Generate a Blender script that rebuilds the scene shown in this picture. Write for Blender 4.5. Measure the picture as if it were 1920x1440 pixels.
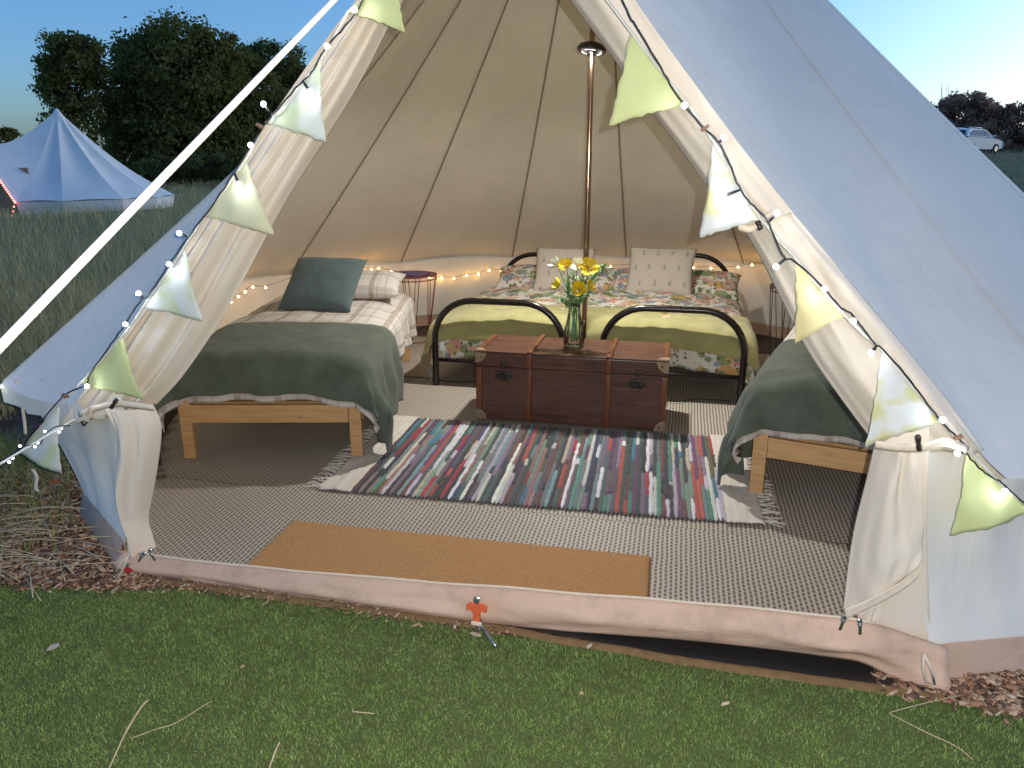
# Bell tent at dusk: open A-frame door, beds inside, bunting and string lights, meadow behind.
import bpy, bmesh, math, random
import numpy as np
from mathutils import Vector, Matrix, noise as mnoise
R = math.radians
scene = bpy.context.scene
for o in list(bpy.data.objects):
    bpy.data.objects.remove(o)
COL = scene.collection

# ------------------------------------------------------------------ camera
CAM_POS = Vector((0.61, -4.71, 1.5)); YAW, PITCH, FPX = 13.0, 16.6, 1400.0
cam = bpy.data.cameras.new('camera'); cam_ob = bpy.data.objects.new('camera', cam); COL.objects.link(cam_ob)
cam_ob.location = CAM_POS; cam_ob.rotation_euler = (R(90 - PITCH), 0, R(YAW))
cam.sensor_width = 36.0; cam.lens = 36.0 * FPX / 1920.0; cam.clip_start = 0.02; cam.clip_end = 1500
scene.camera = cam_ob

# ------------------------------------------------------------------ sky (dusk, the glow is to the right)
world = bpy.data.worlds.new('World'); scene.world = world; world.use_nodes = True
wn = world.node_tree.nodes; wl = world.node_tree.links
for n in list(wn): wn.remove(n)
SUN_EL, SUN_AZ = 12.0, 51.0            # azimuth clockwise from +y
sky = wn.new('ShaderNodeTexSky'); sky.sky_type = 'NISHITA'; sky.sun_disc = False
sky.sun_elevation = R(SUN_EL); sky.sun_rotation = R(SUN_AZ)
sky.altitude = 50; sky.air_density = 1.0; sky.dust_density = 1.6; sky.ozone_density = 6.0
bg = wn.new('ShaderNodeBackground'); bg.inputs['Strength'].default_value = 0.12
wo = wn.new('ShaderNodeOutputWorld')
wl.new(sky.outputs[0], bg.inputs['Color']); wl.new(bg.outputs[0], wo.inputs['Surface'])

# afterglow: the sun itself is all but gone
sun = bpy.data.lights.new('sun', 'SUN'); sun.energy = 0.02; sun.angle = R(12); sun.color = (1.0, 0.8, 0.65)
sun_ob = bpy.data.objects.new('sun', sun); COL.objects.link(sun_ob)
sun_ob.rotation_euler = (R(90 - SUN_EL), 0, R(180 - SUN_AZ))
# the picture was taken with the phone's flash (hard flap shadows inside, burnt-out rope): a lamp beside the lens
fl = bpy.data.lights.new('phone_flash', 'POINT'); fl.energy = 102; fl.shadow_soft_size = 0.006; fl.color = (1.0, 0.94, 0.855)
fl_ob = bpy.data.objects.new('phone_flash', fl); COL.objects.link(fl_ob)
fl_ob.location = CAM_POS + Vector((0.045, -0.01, 0.03))
scene.view_settings.view_transform = 'Standard'; scene.view_settings.look = 'None'
scene.view_settings.exposure = 1.0; scene.view_settings.gamma = 1.0; scene.view_settings.use_curve_mapping = False
scene.cycles.use_denoising = True
try: scene.cycles.denoiser = 'OPENIMAGEDENOISE'
except Exception: pass
scene.cycles.max_bounces = 7; scene.cycles.diffuse_bounces = 5; scene.cycles.glossy_bounces = 3
scene.cycles.transmission_bounces = 6; scene.cycles.transparent_max_bounces = 6
scene.cycles.sample_clamp_indirect = 6.0; scene.cycles.caustics_reflective = False; scene.cycles.caustics_refractive = False

# ------------------------------------------------------------------ pixel -> point (measured on the photograph)
_y, _p = R(YAW), R(PITCH)
CF = Vector((-math.sin(_y)*math.cos(_p), math.cos(_y)*math.cos(_p), -math.sin(_p)))
CR = Vector((math.cos(_y), math.sin(_y), 0)); CU = CR.cross(CF)
def ray(px, py): return CF + CR*((px-960)/FPX) + CU*((720-py)/FPX)
def atz(px, py, z=0.0):
    d = ray(px, py); return CAM_POS + d*((z-CAM_POS.z)/d.z)
def aty(px, py, y):
    d = ray(px, py); return CAM_POS + d*((y-CAM_POS.y)/d.y)
def atd(px, py, depth): return CAM_POS + ray(px, py)*depth
def atr(px, py, r):                       # far hit on the upright cylinder of radius r round the tent pole
    d = ray(px, py); a = d.x*d.x+d.y*d.y; b = 2*(CAM_POS.x*d.x+CAM_POS.y*d.y); c = CAM_POS.x**2+CAM_POS.y**2-r*r
    t = (-b+math.sqrt(max(0, b*b-4*a*c)))/(2*a); return CAM_POS + d*t

# ------------------------------------------------------------------ helpers
def lerp(a, b, t): return a+(b-a)*t
def sstep(a, b, x):
    t = min(1, max(0, (x-a)/(b-a))); return t*t*(3-2*t)
def nz(x, y, z=0.0): return mnoise.noise(Vector((x, y, z)))
def tag(o, label=None, cat=None, group=None, kind=None):
    if label: o['label'] = label
    if cat: o['category'] = cat
    if group: o['group'] = group
    if kind: o['kind'] = kind
    return o
def empty(name, loc=(0,0,0), rz=0, label=None, cat=None, group=None):
    o = bpy.data.objects.new(name, None); COL.objects.link(o); o.location = loc; o.rotation_euler = (0,0,rz)
    o.empty_display_size = 0.1
    return tag(o, label, cat, group)
def link(name, me, mat=None, parent=None, loc=None, rot=None):
    o = bpy.data.objects.new(name, me); COL.objects.link(o)
    if mat is not None and len(me.materials) == 0: me.materials.append(mat)
    if parent is not None: o.parent = parent
    if loc is not None: o.location = loc
    if rot is not None: o.rotation_euler = rot
    return o
class MB:
    """collects shapes for one mesh"""
    def __init__(s): s.v=[]; s.f=[]; s.uv=[]; s.mi=[]; s.cm=0
    def add(s, vs, fs, uvs=None):
        b=len(s.v); s.v += [tuple(v) for v in vs]
        for f in fs: s.f.append(tuple(i+b for i in f)); s.mi.append(s.cm)
        s.uv += (uvs if uvs is not None else [(0,0)]*len(vs))
        return s
    def box(s, c, d, rz=0.0, M=None, bev=0.0):
        cx,cy,cz=c; hx,hy,hz=d[0]/2,d[1]/2,d[2]/2
        if bev > 0:
            bm=bmesh.new(); bmesh.ops.create_cube(bm,size=1.0)
            for v in bm.verts: v.co=Vector((v.co.x*2*hx,v.co.y*2*hy,v.co.z*2*hz))
            bmesh.ops.bevel(bm,geom=list(bm.edges),offset=bev,segments=2,profile=0.6,affect='EDGES')
            vs=[v.co.copy() for v in bm.verts]; bm.verts.index_update()
            fs=[[v.index for v in f.verts] for f in bm.faces]; bm.free()
        else:
            vs=[Vector((x*hx,y*hy,z*hz)) for z in(-1,1) for y in(-1,1) for x in(-1,1)]
            fs=[(0,2,3,1),(4,5,7,6),(0,1,5,4),(2,6,7,3),(0,4,6,2),(1,3,7,5)]
        m = M if M is not None else Matrix.Rotation(rz,3,'Z')
        return s.add([m@v+Vector(c) for v in vs], fs)
    def tube(s, pts, r, n=8, closed=False, caps=True):
        pts=[Vector(p) for p in pts]; k=len(pts); rs = r if isinstance(r,(list,tuple)) else [r]*k
        up=None; rings=[]
        for i,p in enumerate(pts):
            a = pts[(i-1)%k] if (closed or i>0) else p; b = pts[(i+1)%k] if (closed or i<k-1) else p
            t=(b-a); t = t.normalized() if t.length>1e-9 else Vector((0,0,1))
            if up is None:
                up = Vector((0,0,1)) if abs(t.z)<0.9 else Vector((1,0,0))
            x=(up-t*up.dot(t)); x = x.normalized() if x.length>1e-6 else t.orthogonal().normalized(); up=x; y=t.cross(x)
            rings.append([p+(x*math.cos(2*math.pi*j/n)+y*math.sin(2*math.pi*j/n))*rs[i] for j in range(n)])
        vs=[v for rg in rings for v in rg]; fs=[]
        for i in range(k if closed else k-1):
            i2=(i+1)%k
            for j in range(n): fs.append((i*n+j,i*n+(j+1)%n,i2*n+(j+1)%n,i2*n+j))
        if caps and not closed: fs.append(tuple(range(n-1,-1,-1))); fs.append(tuple((k-1)*n+j for j in range(n)))
        return s.add(vs,fs)
    def lathe(s, prof, n=20, c=(0,0,0), M=None):
        c=Vector(c); vs=[]; fs=[]
        for (r,z) in prof:
            for j in range(n):
                v=Vector((r*math.cos(2*math.pi*j/n), r*math.sin(2*math.pi*j/n), z)); vs.append((M@v if M else v)+c)
        for i in range(len(prof)-1):
            for j in range(n): fs.append((i*n+j,i*n+(j+1)%n,(i+1)*n+(j+1)%n,(i+1)*n+j))
        return s.add(vs,fs)
    def grid(s, fn, nu, nv, u0=0.,u1=1.,v0=0.,v1=1., uvf=None, flip=False):
        vs=[];uvs=[];fs=[]
        for i in range(nu+1):
            for j in range(nv+1):
                u=lerp(u0,u1,i/nu); v=lerp(v0,v1,j/nv); vs.append(fn(u,v)); uvs.append(uvf(u,v) if uvf else (u,v))
        for i in range(nu):
            for j in range(nv):
                a=i*(nv+1)+j; f=(a,a+nv+1,a+nv+2,a+1); fs.append(f[::-1] if flip else f)
        return s.add(vs,fs,uvs)
    def mesh(s, name, smooth=True, off=None):
        me=bpy.data.meshes.new(name)
        vs = s.v if off is None else [(v[0]-off[0],v[1]-off[1],v[2]-off[2]) for v in s.v]
        me.from_pydata(vs,[],s.f); ul=me.uv_layers.new(name='UVMap')
        li=np.empty(len(me.loops),dtype=np.int32); me.loops.foreach_get('vertex_index',li)
        ul.data.foreach_set('uv', np.array(s.uv,dtype=np.float32)[li].ravel())
        if smooth: me.polygons.foreach_set('use_smooth',[True]*len(me.polygons))
        if any(s.mi): me.polygons.foreach_set('material_index',s.mi)
        me.update(); return me
    def build(s, name, mat, parent=None, smooth=True, angle=None, local=False):
        """world-space shapes; made local to the parent's location (parents built this way are not rotated)"""
        off = None
        if parent is not None and not local:
            p=parent; off=Vector((0,0,0))
            while p is not None: off += p.location; p=p.parent
        me=s.mesh(name,smooth,off)
        if isinstance(mat,(list,tuple)):
            for m in mat: me.materials.append(m)
            o=link(name,me,None,parent)
        else: o=link(name,me,mat,parent)
        if smooth and angle:
            try: me.set_sharp_from_angle(angle=R(angle))
            except Exception: pass
        return o
def solid(o, t, offset=0.0):
    m=o.modifiers.new('thickness','SOLIDIFY'); m.thickness=t; m.offset=offset; return o
def spline(pts, n):
    """Catmull-Rom resample to n+1 points"""
    P=[Vector(p) for p in pts]; P=[P[0]*2-P[1]]+P+[P[-1]*2-P[-2]]; k=len(P)-3; out=[]
    for i in range(n+1):
        s=min(k-1e-6, i/n*k); a=int(s); t=s-a; p0,p1,p2,p3=P[a:a+4]
        out.append(0.5*((2*p1)+(p2-p0)*t+(2*p0-5*p1+4*p2-p3)*t*t+(3*p1-p0-3*p2+p3)*t**3))
    return out
def npmesh(name, V, F, mat, smooth=False, mat_idx=None, cols=None):
    """large mesh from arrays: V (n,3), F (m,k)"""
    me=bpy.data.meshes.new(name); k=F.shape[1]
    me.vertices.add(len(V)); me.vertices.foreach_set('co',np.ascontiguousarray(V,dtype=np.float32).ravel())
    me.loops.add(F.size); me.loops.foreach_set('vertex_index',np.ascontiguousarray(F,dtype=np.int32).ravel())
    me.polygons.add(len(F)); me.polygons.foreach_set('loop_start',np.arange(0,F.size,k,dtype=np.int32))
    try: me.polygons.foreach_set('loop_total',np.full(len(F),k,dtype=np.int32))
    except Exception: pass
    if smooth: me.polygons.foreach_set('use_smooth',np.ones(len(F),dtype=bool))
    for m in (mat if isinstance(mat,(list,tuple)) else [mat]): me.materials.append(m)
    if mat_idx is not None: me.polygons.foreach_set('material_index',mat_idx.astype(np.int32))
    me.update(calc_edges=True)
    if cols is not None:
        a=me.color_attributes.new('tint','FLOAT_COLOR','POINT'); a.data.foreach_set('color',cols.astype(np.float32).ravel())
    me.validate(); return me

# ------------------------------------------------------------------ materials
class NT:
    def __init__(s,name):
        s.m=bpy.data.materials.new(name); s.m.use_nodes=True; s.t=s.m.node_tree; s.n=s.t.nodes
        s.b=s.n['Principled BSDF']; s.out=s.n['Material Output']
    def new(s,typ,**kw):
        n=s.n.new(typ)
        for k,v in kw.items():
            if k in n.inputs.keys(): n.inputs[k].default_value=v
            else: setattr(n,k,v)
        return n
    def l(s,a,b): s.t.links.new(a,b)
    def coord(s,kind='Object',scale=None,rot=None):
        c=s.new('ShaderNodeTexCoord'); o=c.outputs[kind]
        if scale or rot:
            m=s.new('ShaderNodeMapping'); s.l(o,m.inputs[0])
            if scale: m.inputs['Scale'].default_value=scale
            if rot: m.inputs['Rotation'].default_value=rot
            o=m.outputs[0]
        return o
    def noise(s,scale,detail=3,rough=0.55,vec=None,dist=0.0):
        n=s.new('ShaderNodeTexNoise'); n.inputs['Scale'].default_value=scale; n.inputs['Detail'].default_value=detail
        n.inputs['Roughness'].default_value=rough; n.inputs['Distortion'].default_value=dist
        if vec is not None: s.l(vec,n.inputs['Vector'])
        return n.outputs['Fac']
    def ramp(s,fac,stops,interp='LINEAR'):
        r=s.new('ShaderNodeValToRGB'); s.l(fac,r.inputs[0]); e=r.color_ramp.elements; r.color_ramp.interpolation=interp
        while len(e)<len(stops): e.new(0.5)
        for el,(p,c) in zip(e,stops):
            el.position=p; el.color=(c,c,c,1) if isinstance(c,(int,float)) else (*c,1)
        return r.outputs[0]
    def mix(s,fac,a,b,mode='MIX'):
        m=s.new('ShaderNodeMix',data_type='RGBA',blend_type=mode)
        for sock,val in ((m.inputs[0],fac),(m.inputs[6],a),(m.inputs[7],b)):
            if isinstance(val,(int,float)): sock.default_value=val
            elif isinstance(val,(tuple,list)): sock.default_value=(*val[:3],1)
            else: s.l(val,sock)
        return m.outputs[2]
    def math(s,op,a,b=None,c=None):
        m=s.new('ShaderNodeMath',operation=op)
        for i,v in enumerate((a,b,c)):
            if v is None: continue
            if isinstance(v,(int,float)): m.inputs[i].default_value=v
            else: s.l(v,m.inputs[i])
        return m.outputs[0]
    def bump(s,h,strength=0.3,dist=0.01):
        b=s.new('ShaderNodeBump'); b.inputs['Strength'].default_value=strength; b.inputs['Distance'].default_value=dist
        s.l(h,b.inputs['Height']); s.l(b.outputs[0],s.b.inputs['Normal']); return b.outputs[0]
    def col(s,c):
        if isinstance(c,(tuple,list)): s.b.inputs['Base Color'].default_value=(*c,1)
        else: s.l(c,s.b.inputs['Base Color'])
    def set(s,**kw):
        for k,v in kw.items():
            k=k.replace('_',' ')
            if isinstance(v,(int,float,tuple)): s.b.inputs[k].default_value=v
            else: s.l(v,s.b.inputs[k])
        return s
def simple(name, c, rough=0.6, var=0.12, vs=12.0, bump=0.0, bs=200.0, bd=0.002, metal=0.0, sheen=0.0, kind='Object', stretch=None):
    n=NT(name); vec=n.coord(kind,stretch); f=n.noise(vs,4,0.6,vec)
    n.col(n.ramp(f,[(0.25,tuple(x*(1-var) for x in c)),(0.75,tuple(min(1,x*(1+var)) for x in c))]))
    n.set(Roughness=rough,Metallic=metal)
    if sheen: n.set(Sheen_Weight=sheen)
    if bump: n.bump(n.noise(bs,2,0.5,vec),bump,bd)
    return n.m
def emis(name,c,strength):
    n=NT(name); n.col((0.8,0.8,0.8)); n.set(Emission_Color=(*c,1),Emission_Strength=strength); return n.m

def canvas_mat(name,c,var=0.06,stain=0.0,crease=0.25):
    n=NT(name); vec=n.coord('Object'); f=n.noise(1.7,4,0.6,vec)
    base=n.ramp(f,[(0.3,tuple(x*(1-var) for x in c)),(0.7,tuple(min(1,x*(1+var*.6)) for x in c))])
    if stain:
        g=n.noise(0.9,5,0.65,n.coord('Object',(1,1,2.5)))
        base=n.mix(n.ramp(g,[(0.50,0.0),(0.78,stain)]),base,tuple(x*0.72 for x in c))
    n.col(base); n.set(Roughness=0.9,Sheen_Weight=0.06)
    wv=n.new('ShaderNodeTexWave'); wv.inputs['Scale'].default_value=420; n.l(vec,wv.inputs['Vector'])
    h=n.math('ADD',n.math('MULTIPLY',n.noise(900,1,0.5,vec),0.25),n.math('MULTIPLY',n.noise(7.0,3,0.5,n.coord('Object',(1,1,.35)),1.2),crease*6))
    n.bump(h,0.3,0.008); return n.m
M={}
M['canvas']=canvas_mat('canvas',(0.80,0.755,0.675),stain=0.35,crease=.5)
M['flap']=canvas_mat('door_canvas',(0.74,0.645,0.53),var=0.05,crease=0.35)
M['seam']=simple('seam_binding',(0.33,0.26,0.19),0.85,0.1,40)
M['strap']=simple('cotton_strap',(0.72,0.60,0.46),0.85,0.08,60,0.3,400)
pv=NT('pink_groundsheet'); vec=pv.coord('Object'); pf=pv.noise(2.2,4,.6,vec); pbase=pv.ramp(pf,[(.3,(.57,.375,.255)),(.7,(.67,.45,.315))])
pd=pv.noise(7,6,.7,pv.coord('Object',(1,1,.6))); pbase=pv.mix(pv.ramp(pd,[(.50,0.),(.74,.55)]),pbase,(.30,.20,.14)); pv.col(pbase); pv.set(Roughness=.7)
pv.bump(pv.math('ADD',pv.noise(6,4,.6,pv.coord('Object',(.8,1,2.2)),1.0),pv.math('MULTIPLY',pv.noise(350,2,.5,vec),.06)),.35,.02); M['pvc']=pv.m
M['black_pvc']=simple('black_groundsheet',(0.02,0.016,0.014),0.6,0.2,8)
# ================================================================== GROUND
def terrain(x, y):
    d=math.hypot(x,y+1.0); s=sstep(6,60,d)
    z=2.05*s*sstep(-22,24,x)
    z+=0.16*sstep(6,16,d)*(nz(x*0.09,y*0.09,3.1)+0.4*nz(x*0.3,y*0.3,1.0))
    return z
g=NT('field_soil'); vec=g.coord('Object'); g.col(g.ramp(g.noise(0.8,6,0.65,vec),[(0.3,(0.20,0.18,0.08)),(0.55,(0.29,0.25,0.125)),(0.75,(0.38,0.31,0.17))])); g.set(Roughness=0.95,Specular_IOR_Level=.05); g.bump(g.noise(9,5,0.7,vec),0.6,0.05); M['soil']=g.m
def make_ground():
    xs=np.unique(np.concatenate([np.arange(-60,60.1,1.5),np.linspace(-400,400,41)])); ys=np.unique(np.concatenate([np.arange(-30,80.1,1.5),np.linspace(-300,600,46)]))
    V=np.array([(x,y,terrain(x,y)-0.012) for x in xs for y in ys]); ny=len(ys)
    F=np.array([(i*ny+j,(i+1)*ny+j,(i+1)*ny+j+1,i*ny+j+1) for i in range(len(xs)-1) for j in range(ny-1)])
    o=link('ground',npmesh('ground',V,F,M['soil'],True)); tag(o,'rough meadow ground rising gently towards the hedge',kind='structure')
make_ground()
# bark mulch bed round the tent
mm=NT('bark_mulch'); vec=mm.coord('Object'); v=mm.new('ShaderNodeTexVoronoi',Scale=38.0); mm.l(mm.coord('Object',(1,1.9,1),(0,0,.5)),v.inputs['Vector'])
mm.col(mm.mix(mm.noise(3,4,.6,vec),mm.ramp(v.outputs['Color'],[(0.1,(0.05,0.028,0.017)),(0.5,(0.14,0.075,0.045)),(0.9,(0.30,0.19,0.115))]),(0.07,0.042,0.028))); mm.set(Roughness=0.9); mm.bump(v.outputs['Distance'],0.7,0.02); M['mulch']=mm.m
b=MB(); ring=[]
for k in range(72):
    a=2*math.pi*k/72; ring.append((math.cos(a)*(3.75+.15*nz(k*.4,2)), math.sin(a)*(3.75+.15*nz(k*.4,5))*(0.95 if math.sin(a)<0 else 1), 0.0))
b.add([(0,0,0.0)]+ring,[(0,1+k,1+(k+1)%72) for k in range(72)])
tag(b.build('mulch_bed',M['mulch'],smooth=False),'brown bark mulch bed spread around the tent',kind='structure')
# lawn sheet in front of the door
EDGE=[(-6,-2.95),(-3.2,-2.86),(-2.3,-2.80),(-1.75,-2.775),(-1.45,-2.73),(-1.1,-2.655),(-.55,-2.63),(0,-2.645),(.55,-2.665),(1.0,-2.66),(1.34,-2.655),(1.6,-2.69),(1.9,-2.73),(2.6,-2.80),(6,-2.95)]
def edge_y(x):
    for (x0,y0),(x1,y1) in zip(EDGE,EDGE[1:]):
        if x0<=x<=x1: return lerp(y0,y1,(x-x0)/(x1-x0))
    return -2.9
lm=NT('lawn_base'); vec=lm.coord('Object'); lm.col(lm.mix(lm.noise(60,4,.7,vec),(0.05,0.085,0.02),(0.12,0.14,0.04))); lm.set(Roughness=0.95); lm.bump(lm.noise(150,3,.6,vec),.6,.01); M['lawn']=lm.m
b=MB(); xs=np.linspace(-6,6,97); vs=[];fs=[]
for x in xs: vs += [(x,edge_y(x)+.012*nz(x*6,.3),0.006),(x,-9.0,0.006)]
for i in range(96): fs.append((2*i,2*i+1,2*i+3,2*i+2))
b.add(vs,fs); tag(b.build('lawn',M['lawn'],smooth=False),'short green lawn in front of the tent door',kind='structure')

def blades(name,pos,h,w,lean,seed,mats,midx=None,seg=2,cols=None):
    """pos (n,3), arrays h,w; each blade a bent tapering strip"""
    rng=np.random.default_rng(seed); n=len(pos); a=rng.uniform(0,2*np.pi,n); side=np.stack([np.cos(a),np.sin(a),0*a],1)
    la=rng.uniform(0,2*np.pi,n); L=rng.uniform(0.3,1,n)*lean; ld=np.stack([np.cos(la)*L,np.sin(la)*L,0*a],1)
    up=np.array([0,0,1.0]); rows=[]
    for k in range(seg+1):
        t=k/seg; c=pos+up*(h*t*(1-0.25*t*np.minimum(L,1.2)))[:,None]+ld*(h*t*t)[:,None]; ww=w*(1-t)**0.7
        rows.append((c-side*(ww/2)[:,None], c+side*(ww/2)[:,None]) if k<seg else (c,))
    per=2*seg+1; V=np.empty((n,per,3))
    for k in range(seg): V[:,2*k]=rows[k][0]; V[:,2*k+1]=rows[k][1]
    V[:,2*seg]=rows[seg][0]; base=(np.arange(n)*per)[:,None]; F=[]
    for k in range(seg-1): F += [base+np.array([[2*k,2*k+1,2*k+3]]), base+np.array([[2*k,2*k+3,2*k+2]])]
    F.append(base+np.array([[2*seg-2,2*seg-1,2*seg]]))
    nf=len(F); Fa=np.stack(F,1).reshape(-1,3)
    mi = None if midx is None else np.repeat(midx,nf)
    return npmesh(name,V.reshape(-1,3),Fa,mats,False,mi)
def gmat(name,c,var=.3,rough=.6,spec=.5):
    n=NT(name); f=n.noise(14,3,.6,n.coord('Object')); n.col(n.ramp(f,[(.3,tuple(x*(1-var) for x in c)),(.7,tuple(x*(1+var) for x in c))])); n.set(Roughness=rough,Specular_IOR_Level=spec); return n.m
GR=[gmat('grass_green',(.17,.255,.052)),gmat('grass_light',(.29,.365,.095)),gmat('grass_straw',(.34,.28,.14)),gmat('grass_dark',(.105,.175,.038))]
rng=np.random.default_rng(7)
n=400000; X=rng.uniform(-2.7,2.4,n); Y=rng.uniform(-3.9,-2.6,n)
ey=np.interp(X,[e[0] for e in EDGE],[e[1] for e in EDGE]); fray=rng.normal(0,.012,n)
keep=(Y<ey+fray)
X,Y=X[keep],Y[keep]; n=len(X)
pos=np.stack([X,Y,np.full(n,.004)],1)
hh=rng.uniform(.008,.018,n)*(1+.10*np.sin(X*5+Y*7)); ww=rng.uniform(.0013,.0027,n)
pick=rng.choice(4,n,p=[.52,.24,.02,.22])
tag(link('lawn_grass',blades('lawn_grass',pos,hh,ww,.9,3,GR,pick)),'short dense green grass of the lawn',  'grass',kind='stuff')
# bark chips
def chips(name,n,region,seed,size=(.012,.05)):
    name_mid = region is front_mid
    rng=np.random.default_rng(seed); P=[]
    while len(P)<n:
        x,y=region(rng)
        if y>edge_y(x)-.01+rng.normal(0,.015) and (math.hypot(x,y)>2.80 or name_mid): P.append((x,y))
    P=np.array(P); n=len(P); L=rng.uniform(*size,n); W=L*rng.uniform(.16,.5,n); T=rng.uniform(.002,.007,n)
    az=rng.uniform(0,2*np.pi,n); tilt=rng.normal(0,.28,n); roll=rng.normal(0,.3,n)
    u=np.stack([np.cos(az)*np.cos(tilt),np.sin(az)*np.cos(tilt),np.sin(tilt)],1); s=np.stack([-np.sin(az),np.cos(az),roll],1); s/=np.linalg.norm(s,axis=1)[:,None]; w=np.cross(u,s)
    c=np.stack([P[:,0],P[:,1],rng.uniform(.004,.022,n)],1); V=np.empty((n,8,3)); i=0
    for dz in(-1,1):
        for du,dv in((-1,-.7),(.8,-1),(1,.6),(-.9,1)):
            V[:,i]=c+u*(du*L/2)[:,None]+s*(dv*W/2)[:,None]+w*(dz*T/2)[:,None]; i+=1
    base=(np.arange(n)*8)[:,None]; F=np.stack([base+np.array([q]) for q in((3,2,1,0),(4,5,6,7),(0,1,5,4),(1,2,6,5),(2,3,7,6),(3,0,4,7))],1).reshape(-1,4)
    mi=np.repeat(rng.choice(4,n,p=[.34,.3,.26,.10]),6)
    return link(name,npmesh(name,V.reshape(-1,3),F,CH,False,mi))
CH=[simple('bark_dark',(.17,.095,.058),.9,.3,30),simple('bark_red',(.35,.185,.105),.9,.3,30),simple('bark_tan',(.50,.33,.20),.85,.25,30),simple('bark_pale',(.58,.45,.31),.8,.2,30)]
def front_left(r): return r.uniform(-2.6,-1.2), r.uniform(-2.85,-1.6)
def front_right(r): return r.uniform(1.25,2.2), r.uniform(-2.75,-2.1)
def front_mid(r): return r.uniform(-1.4,.15), r.uniform(-2.7,-2.57)
tag(chips('bark_chips',5200,front_left,1),'brown bark chips to the left of the doorway','bark chips',kind='stuff')
tag(chips('bark_chips',4200,front_right,2),'pale brown bark chips to the right of the doorway','bark chips',kind='stuff')
tag(chips('bark_chips',900,front_mid,3,(.008,.024)),'orange bark chips along the door sill','bark chips',kind='stuff')
# ================================================================== BELL TENT
APEX=Vector((0,0,3.56)); TOP=Vector((0.04,-2.50,2.31)); DC=1.50
tent=empty('bell_tent',(0,0,0),0,'large cream canvas bell tent with its door flaps tied open, beds inside','tent')
SEAMS=[89+24*k for k in range(-5,7)]          # -31 .. 233 degrees
def ring_r(a):                                 # eave radius at angle (degrees)
    d=abs((a-90+180)%360-180)                  # 0 at the back
    base=lerp(2.68,3.12,sstep(50,140,d))-.17*max(0,1-abs(a+50)/17) if a<90 else lerp(2.68,2.84,sstep(50,120,d))+.29*max(0,1-abs(a-230)/17)**1.3
    f=((a-89)/24.0)%1.0; base-=(0.045 if a>17 else .012)*math.sin(math.pi*f)*(1 if d<138 else 0)
    return base
def ring_z(a):
    d=abs((a-90+180)%360-180); f=((a-89)/24.0)%1.0
    return lerp(.60,.64,sstep(60,142,d))+.03*math.sin(math.pi*f)*(1 if d<142 else 0)
def eave(a): return Vector((ring_r(a)*math.cos(R(a)), ring_r(a)*math.sin(R(a)), ring_z(a)))
DL=Vector((-DC,-2.55,.66)); DR=Vector((DC,-2.55,.66))
def roof_pt(E,t,billow=0.0,sag=0.075):
    p=APEX.lerp(E,t); p=p.copy(); s=math.sin(math.pi*min(1,t))
    p.z-=sag*s*(1.1-.3*t)
    out=Vector((E.x,E.y,0)); out=out.normalized() if out.length>0 else out
    n=(out*0.75+Vector((0,0,.66)))
    p-=n*(billow*s**.8*min(1,t*1.6)); return p
def sag_at(a): return .065+.10*sstep(150,228,a)
def roof_panel(Ef,f0,f1,n,billow=.012,sag=.065,seed=0):
    b=MB()
    def fn(u,t):
        f=lerp(f0,f1,u); E=Ef(f); p=roof_pt(E,t,billow*(1 if Ef is not eave or f>17 else .3)*math.sin(math.pi*u),sag(f) if callable(sag) else sag)
        k=.012*nz(u*3+seed*3.7,t*2.2,seed)+.006*nz(u*9+seed,t*3,4+seed)
        w=math.sin(math.pi*u)*math.sin(math.pi*min(1,t*.98))
        p.z+=k*w; return p
    b.grid(fn,n,28,0,1,.012,1.0)
    return b
allS=[-50]+SEAMS[1:] ; allS=[-50,-31]+SEAMS[1:] if SEAMS[0]==-31 else allS
allS=sorted(set([-50]+SEAMS+[230])); allS=[a for a in allS if a!=233]
for k,(a0,a1) in enumerate(zip(allS,allS[1:])):
    roof_panel(eave,a0,a1,12,sag=sag_at,seed=k).build('roof_panel',M['canvas'],tent)
# the two front panels: from the eave corner past the door corner and up the A-frame to its top
def frontL(f):
    e=eave(230)
    if f<.28: return e.lerp(DL,f/.28)+Vector((0,0,-.03*math.sin(math.pi*f/.28)))
    return DL.lerp(TOP,(f-.28)/.72)
def frontR(f):
    e=eave(-50)
    if f<.28: return e.lerp(DR,f/.28)+Vector((0,0,-.03*math.sin(math.pi*f/.28)))
    return DR.lerp(TOP,(f-.28)/.72)
for fn,sd,s0 in((frontL,21,.165),(frontR,22,.065)):
    roof_panel(fn,0,1,30,billow=.0,sag=lambda f:lerp(s0,.05,sstep(0,.5,f)),seed=sd).build('roof_panel',M['canvas'],tent)
# seam bindings: a tape inside along every seam, a narrow felled ridge outside
for a in SEAMS[:-1]+[230,-50]:
    E=eave(a); pts=[roof_pt(E,t,0,sag_at(a)) for t in np.linspace(.02,.995,22)]; out=Vector((math.cos(R(a)),math.sin(R(a)),0))
    nrm=(out*.72+Vector((0,0,.69))); tan=Vector((-out.y,out.x,0))
    def tape(off,w):
        b=MB(); vs=[];fs=[]
        for p in pts: vs += [p+nrm*off-tan*w+nrm*(-.002 if off<0 else .002)*0, p+nrm*(off*1.6), p+nrm*off+tan*w]
        for i in range(len(pts)-1):
            for j in range(2): fs.append((3*i+j,3*i+j+1,3*i+j+4,3*i+j+3))
        return b.add(vs,fs)
    tape(-.006,.0075).build('seam',M['seam'],tent)
    tape(.0018,.008).build('seam',M['canvas'],tent)
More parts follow.
